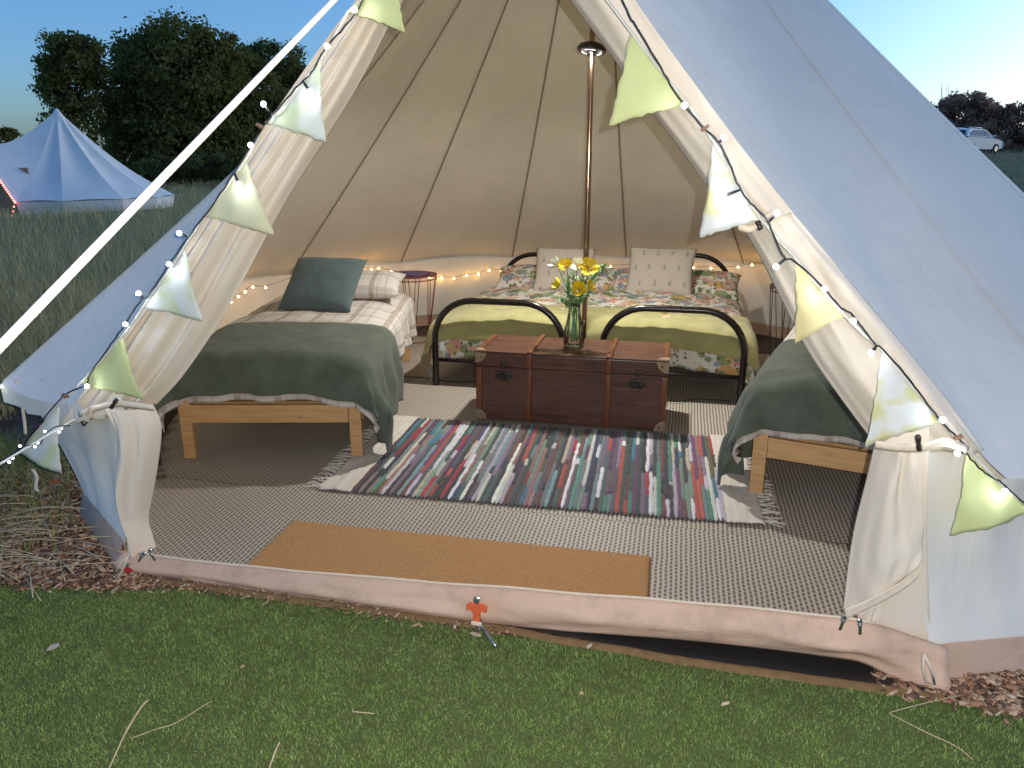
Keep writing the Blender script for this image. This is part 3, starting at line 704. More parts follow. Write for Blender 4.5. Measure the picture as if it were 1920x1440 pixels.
def cushion(name,mat,parent,w,h,t,loc,rot,seed=0,pinch=.07,n=26,uvs=1.0,top_level=False):
    b=MB()
    for s in(1,-1):
        def fn(u,v):
            e=max(0,(1-abs(u)**2.6)*(1-abs(v)**2.6)); z=s*t/2*(e**.42)*(1+.12*nz(u*1.8+seed,v*1.8,s))
            x=w/2*u*(1-pinch*(1-v*v)*abs(u)**2*1.0); y=h/2*v*(1-pinch*(1-u*u)*abs(v)**2*1.0)
            k=.006*nz(u*5+seed,v*5,seed+s)*e
            return Vector((x,y,z+k))
        b.grid(fn,n,n,-1,1,-1,1,uvf=lambda u,v:((u*w/2)*uvs+seed,(v*h/2)*uvs+seed*.7),flip=(s<0))
    me=b.mesh(name); bm=bmesh.new(); bm.from_mesh(me); bmesh.ops.remove_doubles(bm,verts=bm.verts,dist=.0006); bm.to_mesh(me); bm.free()
    for p in me.polygons: p.use_smooth=True
    o=link(name,me,mat,parent,loc,rot); return o
def fringe(o): return o

# ================================================================== SINGLE WOODEN BEDS
def wood(name,c,dark=.55,scale=(1.2,14,14),rough=.5):
    n=NT(name); v=n.coord('Object',scale); f=n.noise(3.0,5,.6,v,.8); k=n.noise(7,2,.5,n.coord('Object',(2.2,5,5)))
    col=n.ramp(f,[(.3,tuple(x*dark for x in c)),(.48,c),(.7,tuple(min(1,x*1.15) for x in c))])
    col=n.mix(n.ramp(k,[(.74,0.),(.80,.75)]),col,tuple(x*.3 for x in c)); n.col(col); n.set(Roughness=rough); n.bump(f,.15,.003); return n.m
M['pine']=wood('pine_wood',(.52,.30,.125),.8)
def single_bed(loc,rz,label,pillow_label,side):
    bed=empty('single_bed',loc,rz,label,'bed','single beds along the tent sides')
    W,Lb=.93,2.03
    for sx in(-1,1):
        for yy,hh in((.035,.315),(Lb-.035,.52)):
            b=MB(); b.box((sx*(W/2-.032),yy,hh/2+.02),(.062,.042,hh),bev=.004); b.build('leg',M['pine'],bed,local=True,angle=15)
        b=MB(); b.box((sx*(W/2-.013),Lb/2,.262),(.024,Lb-.15,.095),bev=.003); b.build('side_rail',M['pine'],bed,local=True,angle=15)
    b=MB(); b.box((0,.022,.266),(W-.13,.028,.095),bev=.003); b.build('foot_rail',M['pine'],bed,local=True,angle=15)
    b=MB(); b.box((0,Lb-.02,.44),(W-.13,.026,.20),bev=.003); b.build('headboard',M['pine'],bed,local=True,angle=15)
    for k in range(12):
        b=MB(); b.box((0,.12+k*.162,.300),(W-.06,.07,.016)); b.build('slat',M['pine'],bed,smooth=False,local=True)
    b=MB(); b.box((0,Lb/2,.40),(W-.05,Lb-.09,.17),bev=.05); o=b.build('mattress',M['cream_cotton'],bed,local=True)
    return bed
def place(o,loc,rz): o.location=loc; o.rotation_euler=(0,0,rz); return o
LBED=(Vector((-1.405,-1.485,0)),R(13.4)); RBED=(Vector((1.41,-1.50,0)),R(-14.0))
def bed_pt(B,x,y,z): c,s=math.cos(B[1]),math.sin(B[1]); return Vector((B[0].x+x*c-y*s,B[0].y+x*s+y*c,z))
single_bed(*LBED,'pine single bed against the left tent wall with a mattress','',-1)
single_bed(*RBED,'pine single bed half hidden behind the right door flap','',1)
for B,nm,sd in((LBED,'left',0),(RBED,'right',5)):
    o=drape('duvet',M['plaid'],None,1.02,.0,1.98,.515,.22,.22,.165,0,r=.07,crown=.07,fold=.10,lam=.30,seed=3+sd,wr=.014,nx=60,ny=80); place(o,B[0],B[1])
    tag(o,'white and beige checked duvet on the '+('left single bed under the grey green cushion' if nm=='left' else 'right single bed mostly hidden by the door flap'),'duvet')
    if nm=='left':
        cut=lambda u,v: .245+.05*nz(u*3,1.0)+.16*max(0,u-.30)*2.2 if v<.05 else .34
        o=drape('throw',M['green_fleece'],None,1.05,-.02,.80,.522,.26,.40,.125,0,r=.085,crown=.070,fold=.12,lam=.30,seed=3,wr=.014,nx=90,ny=84,cuts=None,thick=.008,zmin=.05)
        tag(o,'dark green fleece throw over the foot of the left single bed','throw')
    else:
        o=drape('throw',M['green_fleece'],None,1.05,-.02,1.02,.522,.40,.26,.125,0,r=.085,crown=.070,fold=.12,lam=.30,seed=8,wr=.014,nx=90,ny=84,thick=.008,zmin=.05)
        tag(o,'dark green fleece throw over the foot of the right single bed','throw')
    place(o,B[0],B[1])
o=cushion('pillow',M['plaid'],None,.70,.44,.14,bed_pt(LBED,.13,1.66,.665),(R(10),0,LBED[1]),2.0); tag(o,'white and beige checked pillow behind the grey green cushion','pillow')
o=cushion('cushion',M['teal_cushion'],None,.49,.46,.17,bed_pt(LBED,.02,1.24,.735),(R(38),0,LBED[1]-R(10)),4.0); tag(o,'large plain grey green cushion propped up on the left bed','cushion')
o=cushion('pillow',M['plaid'],None,.66,.44,.16,bed_pt(RBED,.0,1.68,.70),(R(14),0,RBED[1]),6.0); tag(o,'checked pillow at the head of the right single bed behind the door flap','pillow')

# ================================================================== METAL BEDS
M['black_metal']=simple('black_enamel',(.016,.012,.011),.24,.15,20)
def metal_bed(x0,x1,label,seed):
    bed=empty('metal_bed',((x0+x1)/2,0,0),0,label,'bed','black metal beds pushed together'); hw=(x1-x0)/2-.02; Lb=1.92
    def arch(y,h,r,name,rad):
        pts=[(-hw,y,.012),(-hw,y,h-r)]+[(-hw+r-r*math.cos(t),y,h-r+r*math.sin(t)) for t in np.linspace(.12,math.pi/2,9)]+[(hw-r+r*math.sin(t),y,h-r+r*math.cos(t)) for t in np.linspace(0,math.pi/2-.12,9)]+[(hw,y,h-r),(hw,y,.012)]
        b=MB(); b.tube(pts,rad,12); return b.build(name,M['black_metal'],bed,local=True,angle=60)
    f=arch(.0,.615,.27,'footboard',.022); h=arch(Lb,.70 if seed==1 else .73,.30,'headboard',.02)
    b=MB(); b.tube([(-hw,0,.20),(hw,0,.20)],.013,8); b.build('cross_bar',M['black_metal'],f,local=True)
    b=MB(); b.tube([(-hw,0,.025),(hw,0,.025)],.0,6) if False else None
    b=MB(); b.tube([(-hw,Lb,.34),(hw,Lb,.34)],.012,8); b.build('cross_bar',M['black_metal'],h,local=True)
    for k in range(5):
        xx=lerp(-hw,hw,(k+1)/6); b=MB(); b.tube([(xx,Lb,.34),(xx,Lb,.64-.16*abs((k-2)/2)**2)],.008,6); b.build('spindle',M['black_metal'],h,local=True)
    for s in(-1,1):
        b=MB(); b.box((s*(hw-.005),Lb/2,.235),(.028,Lb-.02,.04),bev=.004); b.build('side_rail',M['black_metal'],bed,local=True,angle=15)
    b=MB(); b.box((0,Lb/2,.345),(2*hw-.03,Lb-.08,.17),bev=.06); b.build('mattress',M['cream_cotton'],bed,local=True)
    return bed
metal_bed(-1.035,-.115,'black tubular metal bed with rounded footboard left of the pole',1)
metal_bed(.10,1.025,'black tubular metal bed with rounded footboard right of the pole',2)
o=drape('duvet',M['floral'],None,2.13,.03,1.80,.425,.26,.24,.17,0,r=.085,crown=.075,fold=.08,lam=.5,seed=22,wr=.02,nx=110,ny=80); place(o,(0,0,0),0)
tag(o,'pink and green floral duvet spread across both metal beds','duvet')
o=drape('blanket',M['lime_blanket'],None,2.17,.01,.60,.438,.20,.20,.055,0,r=.095,crown=.078,fold=.09,lam=.7,seed=31,wr=.024,nx=110,ny=60,thick=.009); place(o,(0,0,0),0)
tag(o,'yellow green woven blanket across the foot of the metal beds','blanket')
for x,y,rz,lab,sd in((-.68,1.60,.06,'floral pillow leaning on the left metal headboard',1),(-.20,1.62,-.05,'floral pillow behind the cream cushion left of the pole',2),(.30,1.62,.04,'floral pillow behind the cream cushion right of the pole',3),(.76,1.60,-.08,'floral pillow at the far right end of the metal beds',4)):
    o=cushion('pillow',M['floral'],None,.60,.42,.17,(x,y,.52),(R(20),0,rz),sd*1.7); tag(o,lab,'pillow','floral pillows along the headboards')
o=cushion('cushion',M['cream_cushion'],None,.50,.46,.13,(-.36,1.40,.635),(R(46),0,R(4)),0.0); tag(o,'cream tufted cushion left of the pole, partly behind the flowers','cushion','cream tufted cushions')
o=cushion('cushion',M['cream_cushion'],None,.54,.46,.13,(.42,1.42,.645),(R(50),0,R(-3)),0.5); tag(o,'cream tufted cushion right of the pole with small dark sprigs','cushion','cream tufted cushions')
# care tag on the left footboard
b=MB(); b.box((-.955,-.028,.30),(.030,.004,.055)); tag(b.build('care_tag',simple('tag_white',(.75,.75,.72),.6,.03),None,smooth=False),'small white tag hanging by the left metal bed post','tag')

# ================================================================== TRUNK
def trunkwood():
    n=NT('trunk_wood'); v=n.coord('Object',(1.1,9,9)); f=n.noise(3.2,6,.65,v,1.0); g=n.noise(2.4,4,.6,n.coord('Object',(1.5,3,3))); k=n.noise(9,2,.5,n.coord('Object',(2.0,4,5)))
    c=n.ramp(f,[(.28,(.038,.017,.011)),(.5,(.098,.039,.023)),(.72,(.145,.062,.036))]); c=n.mix(n.ramp(g,[(.4,0.),(.8,.55)]),c,(.085,.030,.018)); c=n.mix(n.ramp(k,[(.68,0.),(.75,.8)]),c,(.025,.010,.007))
    n.col(c); n.set(Roughness=n.ramp(g,[(.3,.28),(.8,.5)])); n.bump(f,.2,.002); return n.m
M['trunk']=trunkwood(); M['slat']=wood('slat_wood',(.155,.052,.020),.6,(8,8,1.4),.3); M['brass']=simple('aged_brass',(.30,.215,.13),.45,.3,40,metal=.25); M['iron']=simple('dark_iron',(.05,.035,.03),.5,.3,60,metal=.7); M['rivet']=simple('rivet',(.6,.55,.5),.3,.1,metal=1.0)
trk=empty('trunk',(.005,-.425,.034),R(.5),'old brown wooden travelling trunk with battens and metal corners','trunk')
TW,TD,TH=1.09,.44,.405; LID=.085
b=MB(); nb=4; hb=(TH-LID)/nb
for k in range(nb):                                    # plank by plank
    b=MB(); b.box((0,0,hb*(k+.5)),(TW-.0014*(k%2),TD-.0014*(k%2),hb-.0004),bev=.0012); b.build('plank',M['trunk'],trk,local=True,angle=15)
b=MB(); b.box((0,0,TH-LID/2+.001),(TW+.004,TD+.004,LID-.003),bev=.007); lid=b.build('lid',M['trunk'],trk,local=True,angle=15)
for k in range(3):
    b=MB(); yy=-TD/2+TD*(k+.5)/3; b.box((0,yy,TH+.0035),(TW-.01,TD/3-.002,.006),bev=.0015); b.build('plank',M['trunk'],lid,local=True,angle=15)
def batten(x,w):
    for (z0,z1) in((.004,TH-LID-.004),(TH-LID+.002,TH+.002)):
        for s in(-1,1):
            b=MB(); b.box((x,s*(TD/2+.008),(z0+z1)/2),(w,.018,z1-z0),bev=.006); b.build('batten',M['slat'],trk if z0<.1 else lid,local=True,angle=40)
    b=MB(); b.box((x,0,TH+.0125),(w,TD+.032,.014),bev=.005); b.build('batten',M['slat'],lid,local=True,angle=40)
batten(-.232,.030); batten(.222,.030)
for s in(-1,1):
    for sy in(-1,1):
        b=MB(); b.box((s*(TW/2-.012),sy*(TD/2+.004),(TH-LID)/2),(.034,.012,TH-LID-.01),bev=.003); b.build('edge_strip',M['slat'],trk,local=True,angle=40)
    b=MB(); b.box((s*(TW/2-.01),0,TH+.009),(.028,TD-.02,.010),bev=.004); b.build('edge_strip',M['slat'],lid,local=True,angle=40)
def corner(s,top):
    z=TH if top else 0.0; d=-1 if top else 1; b=MB(); rr=.062
    face=[(0,0)]+[(rr*math.cos(t),rr*math.sin(t)) for t in np.linspace(0,math.pi/2,8)]
    vs=[(s*(TW/2+.0045-a),-TD/2-.006,z+d*c) for a,c in face]; vs2=[(s*(TW/2+.0045-a),-TD/2-.0105,z+d*c) for a,c in face]
    n=len(face); fs=[tuple(range(n)),tuple(range(2*n-1,n-1,-1))]+[(i,(i+1)%n,n+(i+1)%n,n+i) for i in range(n)]; b.add(vs+vs2,fs)
    vs=[(s*(TW/2+.003),-TD/2-.0105+a,z+d*c) for a,c in face]; vs2=[(s*(TW/2+.0075),-TD/2-.0105+a,z+d*c) for a,c in face]; b.add(vs+vs2,fs)
    if top:
        vs=[(s*(TW/2+.0075-a),-TD/2-.0105+c,TH+.0065) for a,c in face]; vs2=[(s*(TW/2+.0075-a),-TD/2-.0105+c,TH+.0155) for a,c in face]; b.add(vs+vs2,fs)
    o=b.build('corner_cap',M['brass'],lid if top else trk,smooth=False,local=True)
    b=MB(); b.lathe([(0,.003),(.004,.002),(.005,0)],8,M=Matrix.Rotation(R(90),3,'X')); r=b.mesh('rivet'); r.materials.append(M['iron'])
    link('rivet',r,None,lid if top else trk,(s*(TW/2-.028),-TD/2-.0108,z+d*.026))
for s in(-1,1):
    for top in(0,1): corner(s,top)
def lock(x,open_):
    z=TH-LID-.050; b=MB(); b.box((x,-TD/2-.004,z),(.092,.008,.052),bev=.002); b.lathe([(0,.012),(.013,.012),(.016,.004),(.018,0)],14,(x-.004,-TD/2-.006,z),Matrix.Rotation(R(90),3,'X')); lk=b.build('lock',M['iron'],trk,local=True,angle=40)
    b=MB(); b.box((x,-TD/2-.005,TH-LID+.022),(.060,.007,.020),bev=.003); b.box((x,-TD/2-.010,TH-LID+.012),(.026,.008,.032),bev=.003); b.build('hasp',M['iron'],lid,local=True,angle=40)
    for dx,dz in((-.04,.019),(.04,.019),(-.04,-.019),(.04,-.019)):
        b=MB(); b.lathe([(0,.003),(.0032,.002),(.004,0)],8,(x+dx,-TD/2-.008,z+dz),Matrix.Rotation(R(90),3,'X')); b.build('rivet',M['rivet'],trk,local=True)
    for dx in(-.023,.023):
        b=MB(); b.lathe([(0,.003),(.0032,.002),(.004,0)],8,(x+dx,-TD/2-.0085,TH-LID+.022),Matrix.Rotation(R(90),3,'X')); b.build('rivet',M['rivet'],lid,local=True)
lock(-.385,0); lock(.385,1)

# ================================================================== VASE AND FLOWERS
VX=Vector((-.005,-.42,.034+TH+.0075))
gl=NT('vase_glass'); tp=gl.new('ShaderNodeBsdfTransparent'); tp.inputs[0].default_value=(.93,.98,.94,1); gs=gl.new('ShaderNodeBsdfGlossy'); gs.inputs['Roughness'].default_value=.03; fr=gl.new('ShaderNodeFresnel',IOR=1.5); mx=gl.new('ShaderNodeMixShader')
gl.l(gl.math('MULTIPLY',fr.outputs[0],.9),mx.inputs[0]); gl.l(tp.outputs[0],mx.inputs[1]); gl.l(gs.outputs[0],mx.inputs[2]); gl.l(mx.outputs[0],gl.out.inputs['Surface']); M['glass']=gl.m
wa=NT('vase_water'); wa.col((.93,.97,.93)); wa.set(Roughness=.0,Transmission_Weight=1.0,IOR=1.33); M['water']=wa.m
prof=[(0,.0),(.046,.0),(.052,.006),(.053,.03),(.050,.07),(.043,.12),(.034,.165),(.030,.19),(.030,.215),(.035,.235),(.0365,.240),(.034,.241),(.027,.215),(.027,.19),(.031,.165),(.040,.12),(.047,.07),(.0495,.03),(.045,.014),(0,.012)]
prof=[(r*1.16,z*1.1) for r,z in prof]
def fluted(prof,n=40,amp=.035,c=VX):
    b=MB(); vs=[];fs=[]
    for (r,z) in prof:
        for j in range(n):
            a=2*math.pi*j/n; k=1+amp*math.cos(a*10)*min(1,max(0,(.20-z)/.1)); vs.append(c+Vector((r*k*math.cos(a),r*k*math.sin(a),z)))
    for i in range(len(prof)-1):
        for j in range(n): fs.append((i*n+j,i*n+(j+1)%n,(i+1)*n+(j+1)%n,(i+1)*n+j))
    return b.add(vs,fs)
tag(fluted(prof).build('vase',M['glass']),'clear fluted glass vase of flowers standing on the trunk','vase')
M['stem']=simple('flower_stem',(.14,.27,.08),.5,.25,30); M['leafg']=simple('sprig_leaf',(.17,.30,.12),.5,.3,40)
def petalmat(name,c):
    n=NT(name); n.col(n.ramp(n.noise(30,3,.5,n.coord('Object')),[(.3,tuple(x*.86 for x in c)),(.7,c)])); n.set(Roughness=.5,Subsurface_Weight=.0); return n.m
M['yellow']=petalmat('yellow_petal',(.82,.60,.02)); M['white_p']=petalmat('white_petal',(.80,.82,.70)); M['stamen']=simple('stamen',(.55,.40,.03),.7,.3,90)
def flower(head,tilt,size,mat,label,seed,group,closed=.5):
    r=random.Random(seed); f=empty('flower',VX,0,label,'flower',group)
    base=VX+Vector((r.uniform(-.022,.022),r.uniform(-.022,.022),.03)); neck=VX+Vector((r.uniform(-.016,.016),r.uniform(-.016,.016),.222)); head=Vector(head)
    b=MB(); b.tube(spline([base,neck,neck.lerp(head,.55)+Vector((0,0,.012)),head],18),[.0026]*19,6); b.build('stem',M['stem'],f)
    Mx=Matrix.Rotation(tilt[0],3,'X')@Matrix.Rotation(tilt[1],3,'Y')
    npet=6
    for k in range(npet):
        a0=2*math.pi*k/npet+r.uniform(-.2,.2); inner=k%2; b=MB(); wv=r.uniform(0,6)
        def fn(u,v):
            t=v; spread=(u-.5)*1.35; rad=size*(.12+.88*t**.8)*(1-.14*inner)
            wid=math.sin(math.pi*(.12+.80*t))**.7*spread*.95
            ang=a0+wid; z=size*(closed*1.1*t**1.6)+size*.10*math.sin(u*9+wv)*t*t-(u-.5)**2*size*.25*t
            return head+Mx@Vector((rad*math.cos(ang)*(1-.25*closed*t),rad*math.sin(ang)*(1-.25*closed*t),z+.002*inner))
        b.grid(fn,8,6); b.build('petal',mat,f)
    b=MB()
    for q in range(22):
        a=r.uniform(0,6.3); rr=size*r.uniform(.04,.26); p=head+Mx@Vector((rr*math.cos(a),rr*math.sin(a),size*.02)); b.tube([p,p+Mx@Vector((rr*.5*math.cos(a),rr*.5*math.sin(a),size*r.uniform(.22,.36)))],.0011,4)
    o=b.build('stamens',M['stamen'],f); o['kind']='stuff'
def fp(a,c,y=-.42): return aty(a,c,y)
GRP='poppies in the glass vase'
flower(fp(1104,503,-.44),(R(55),R(12)),.066,M['yellow'],'large open yellow poppy at the top right of the vase',1,GRP,.35)
flower(fp(1062,500,-.45),(R(40),R(-15)),.054,M['yellow'],'yellow poppy at the top of the vase between two white ones',2,GRP,.6)
flower(fp(1044,497,-.40),(R(25),R(-45)),.050,M['white_p'],'white poppy furthest left at the top of the vase',3,GRP,.7)
flower(fp(1083,500,-.40),(R(40),R(0)),.056,M['white_p'],'white poppy in the middle at the top of the vase',4,GRP,.5)
flower(fp(1050,535,-.43),(R(30),R(-65)),.050,M['yellow'],'drooping yellow poppy low on the left of the vase',5,GRP,.8)
flower(fp(1086,545,-.50),(R(60),R(5)),.058,M['yellow'],'yellow cupped poppy low in the middle of the vase',6,GRP,.75)
flower(fp(1104,538,-.44),(R(40),R(45)),.042,M['yellow'],'small yellow poppy low on the right of the vase',7,GRP,.6)
def sprig(pts,seed,label):
    r=random.Random(seed); f=empty('sprig',VX,0,label,'foliage','green sprigs in the vase'); P=spline([VX+Vector((r.uniform(-.02,.02),r.uniform(-.02,.02),.03)),VX+Vector((r.uniform(-.015,.015),r.uniform(-.015,.015),.22))]+[Vector(p) for p in pts],26)
    b=MB(); b.tube(P,.0018,5); b.build('stem',M['stem'],f)
    b=MB()
    for i in range(13,27):
        for s in range(9):
            d=Vector((r.uniform(-1,1),r.uniform(-1,1),r.uniform(-.3,.8))).normalized(); L=r.uniform(.014,.036); sd=d.orthogonal().normalized()*L*.22; p=P[i]
            b.add([p,p+d*L*.5+sd,p+d*L,p+d*L*.5-sd],[(0,1,2,3)])
    o=b.build('leaves',M['leafg'],f,smooth=False); o['kind']='stuff'
sprig([fp(1070,560),fp(1064,525)],11,'leafy green sprig on the left side of the vase'); sprig([fp(1088,560,-.46),fp(1092,522,-.46)],12,'leafy green sprig in the middle of the vase')
sprig([fp(1100,555),fp(1112,520),fp(1134,500)],13,'thin green sprig reaching out to the upper right of the vase'); sprig([fp(1078,560,-.38),fp(1076,512,-.38)],14,'upright green sprig between the white poppies'); sprig([fp(1060,570,-.46),fp(1054,562,-.47)],15,'short green sprig hanging over the vase rim')

# ================================================================== SIDE TABLES, LAMP, CABLE
M['pink_wire']=simple('red_wire',(.24,.055,.045),.4,.15); M['purple']=simple('purple_cover',(.16,.10,.22),.55,.1); M['dark_wire']=simple('plum_wire',(.07,.035,.045),.4,.15)
def wire_table(c,r0,r1,h,mat,label,rz=0):
    t=empty('side_table',c,rz,label,'side table','round wire side tables')
    for (rr,z,nm) in((r0,h,'top_ring'),(r0*.98,h-.03,'top_ring'),(r1,.008,'base_ring')):
        b=MB(); b.tube([(rr*math.cos(a),rr*math.sin(a),z) for a in np.linspace(0,2*math.pi,37)[:-1]],.005,6,closed=True); b.build(nm,mat,t,local=True)
    b=MB(); b.lathe([(0,h-.004),(r0,h-.004),(r0,h+.002),(0,h+.002)],36); b.build('table_top',mat,t,local=True,angle=15)
    n=12
    for k in range(n):
        a=2*math.pi*k/n; a2=2*math.pi*(k+(.5 if k%2 else -.5))/n
        b=MB(); b.tube([(r0*math.cos(a),r0*math.sin(a),h),(r1*math.cos(a2),r1*math.sin(a2),.008)],.0035,5); b.build('wire',mat,t,local=True)
    return t
wire_table((-1.64,1.25,.018),.215,.15,.565,M['pink_wire'],'round red wire side table behind the left bed')
b=MB(); b.box((0,0,.008),(.26,.19,.015),bev=.003); o=b.build('notebook',M['purple'],None,angle=15); o.location=(-1.63,1.22,.5865); o.rotation_euler=(0,0,R(-14)); tag(o,'flat purple notebook lying on the red side table','book')
wire_table((1.42,.95,.018),.20,.15,.62,M['dark_wire'],'dark plum wire side table beside the right bed')
pl=aty(1107,92,0.0); lamp=empty('pole_lamp',(0,0,pl.z),0,'round dark lamp clipped high on the centre pole','lamp')
M['lamp_body']=simple('lamp_plastic',(.035,.025,.03),.3,.2); M['led']=emis('lamp_led',(1.0,.97,.90),1.8)
Mt=Matrix.Rotation(R(-8),3,'X')@Matrix.Rotation(R(6),3,'Y')
b=MB(); b.lathe([(.02,.034),(.045,.032),(.075,.018),(.086,.0),(.084,-.012),(.078,-.016),(.030,-.010),(.02,-.008)],32,(0,0,0),Mt); b.lathe([(.019,.035),(.019,-.03),(.026,-.03),(.026,.035)],16,(0,0,0),Mt); b.build('lamp_shade',M['lamp_body'],lamp,local=True,angle=40)
for k in range(3):
    b=MB(); a0=2*math.pi*k/3+.5
    vs=[];fs=[]
    for i in range(9):
        a=a0+(i/8-.5)*1.2
        for rr in(.050,.060): vs.append(Mt@Vector((rr*math.cos(a),rr*math.sin(a),-.0185)))
    for i in range(8): fs.append((2*i,2*i+2,2*i+3,2*i+1))
    b.add(vs,fs); b.build('led_strip',M['led'],lamp,local=True,smooth=False)
lg=bpy.data.lights.new('pole_lamp_light','SPOT'); lg.spot_size=R(172); lg.spot_blend=1.0; lg.shadow_soft_size=.05; lg.energy=118; lg.color=(1.0,.97,.91)
lo=bpy.data.objects.new('pole_lamp_light',lg); COL.objects.link(lo); lo.location=(.0,-.055,pl.z-.035); lo.rotation_euler=(0,0,0)
M['cable']=simple('black_cable',(.012,.011,.011),.5,.2)
b=MB(); b.tube(spline([atz(740,706,.03),atz(790,708,.03),atz(850,716,.03),atz(900,716,.03),atz(960,730,.03),atz(1240,752,.03),atz(1300,748,.03),atz(1370,752,.03)],60),.004,6); tag(b.build('power_cable',M['cable']),'thin black power cable on the mat behind the trunk','cable')
# ================================================================== BUNTING, STRING LIGHTS, ROPES, PEGS
def felt(name,c,stain=None):
    n=NT(name); v=n.coord('Object'); f=n.noise(14,4,.6,v); base=n.ramp(f,[(.3,tuple(x*.93 for x in c)),(.7,c)])
    if stain: base=n.mix(n.ramp(n.noise(11,2,.5,v),[(.47,0.),(.60,.8)]),base,stain)
    n.col(base); n.set(Roughness=.95,Sheen_Weight=.2); n.bump(n.noise(420,2,.6,v),.5,.003)
    tr=n.new('ShaderNodeBsdfTranslucent'); n.l(n.b.inputs['Base Color'].links[0].from_socket,tr.inputs['Color']); mx=n.new('ShaderNodeMixShader'); mx.inputs[0].default_value=.22
    n.l(n.b.outputs[0],mx.inputs[1]); n.l(tr.outputs[0],mx.inputs[2]); n.l(mx.outputs[0],n.out.inputs['Surface']); return n.m
FM={'lime':felt('felt_lime',(.71,.75,.36)),'white':felt('felt_white',(.80,.82,.76),(.64,.70,.40)),'cream':felt('felt_cream',(.78,.76,.50)),'whitey':felt('felt_white_yellow',(.82,.82,.78),(.68,.64,.22)),'yellow':felt('felt_yellow',(.80,.70,.36))}
M['bcord']=simple('bunting_tape',(.62,.58,.50),.9,.1)
bun=empty('bunting',aty(914,-300,-2.6),0,'string of pale green, yellow and white triangular flags along the door edges','bunting')
def flag(p0,p1,p2,col,seed,curl=.012):
    Y=-2.585; a,c,t=aty(*p0,Y),aty(*p1,Y),aty(*p2,Y-.012); b=MB(); N=16; idx={}; vs=[];fs=[]; rr=random.Random(seed); mid=(a+c)/2
    nrm=Vector((0,-1,0))
    for i in range(N+1):
        for j in range(N+1-i):
            u=i/N; w=j/N; p=a*(1-u-w)+c*w+t*u
            bump=curl*math.sin(math.pi*min(1,u*1.1))*math.sin(math.pi*(w+u/2)*1.0)+.008*nz(u*3+seed,w*3)+.010*u*math.sin(seed*2+w*5)
            p=p+nrm*bump
            edge=min(w,1-u-w)
            if edge<1e-6 and 0<i<N:                 # frayed cut edges, slightly bowed
                d=(p-mid); d.normalize(); p=p+d*rr.uniform(-.0025,.0045)-(p-(a+c+t)/3).normalized()*(.003*math.sin(math.pi*u))
            idx[i,j]=len(vs); vs.append(p)
    for i in range(N):
        for j in range(N-i):
            fs.append((idx[i,j],idx[i,j+1],idx[i+1,j]))
            if j<N-i-1: fs.append((idx[i,j+1],idx[i+1,j+1],idx[i+1,j]))
    b.add(vs,fs); o=b.build('flag',FM[col],bun); solid(o,.0014); return o
FL=[((742,-70),(652,22),(762,62),'lime'),((600,112),(500,230),(609,267),'white'),((462,298),(384,405),(514,440),'cream'),((346,463),(267,577),(384,601),'white'),((229,630),(150,718),(267,750),'lime'),((111,760),(34,847),(114,889),'white')]
FR=[((1183,60),(1290,194),(1142,236),'lime'),((1337,264),(1426,410),(1312,446),'whitey'),((1492,484),(1584,592),(1490,642),'yellow'),((1654,656),(1766,790),(1622,838),'whitey'),((1816,846),(1938,962),(1784,1008),'lime')]
for k,(a,c,t,col) in enumerate(FL): flag(a,c,t,col,k+1)
for k,(a,c,t,col) in enumerate(FR): flag(a,c,t,col,k+11)
pth=[p for f in reversed(FL) for p in(f[1],f[0])]+[(850,-215),(914,-300),(985,-220),(1090,-70)]+[p for f in FR for p in(f[0],f[1])]
pp=[aty(a,c,-2.588) for a,c in pth]
b=MB(); b.tube([p for q in zip(pp,pp[1:]) for p in(q[0],q[0].lerp(q[1],.5)+Vector((0,0,-.004)))]+[pp[-1]],.004,6); b.build('tape',M['bcord'],bun)

M['led_white']=emis('cold_led',(.82,.91,1.0),2.2); M['led_warm']=emis('warm_led',(1.0,.52,.13),24.0); M['led_red']=emis('red_led',(1.0,.16,.10),4.0)
def bulb_mesh(r,mat,name):
    b=MB(); b.lathe([(0.0001,r)]+[(r*math.sin(t),r*math.cos(t)) for t in np.linspace(.3,math.pi-.3,7)]+[(.0001,-r)],10); me=b.mesh(name); me.materials.append(mat); return me
BM_W=bulb_mesh(.0085,M['led_white'],'bulb'); BM_Y=bulb_mesh(.0082,M['led_warm'],'bulb'); BM_R=bulb_mesh(.022,M['led_red'],'bulb')
BULB_LIGHT=bpy.data.lights.new('bulb_light','POINT'); BULB_LIGHT.energy=.10; BULB_LIGHT.shadow_soft_size=.004; BULB_LIGHT.color=(.80,.90,1.0)
def string_lights(name,cable,bulbs,Y,label,holder=True):
    root=empty(name,aty(*cable[0],Y),0,label,'string lights'); C=spline([aty(a,c,Y) for a,c in cable],len(cable)*5)
    C=[p+Vector((.003*nz(i*.7,1),.004*nz(i*.9,3),.004*nz(i*.8,2))) for i,p in enumerate(C)]
    b=MB(); b.tube(C,.0026,6); b.build('cable',M['cable'],root)
    for (bx,by) in bulbs:
        p=aty(bx,by,Y-.014); q=min(C,key=lambda w:(w-p).length); d=(p-q); L=d.length; d=d.normalized() if L>1e-5 else Vector((0,-1,0))
        if L<.014: p=q+d*.014+Vector((0,-.008,0)); d=(p-q).normalized()
        b=MB(); b.tube([q,q.lerp(p,.35),p-d*.004],[.0022,.0042,.0042],6); h=b.build('socket',M['cable'],root)
        o=link('bulb',BM_W,None,root); o.location=p-root.location
        pl_=bpy.data.objects.new('bulb_light',BULB_LIGHT); COL.objects.link(pl_); pl_.location=p+Vector((0,-.014,-.004))
    return root
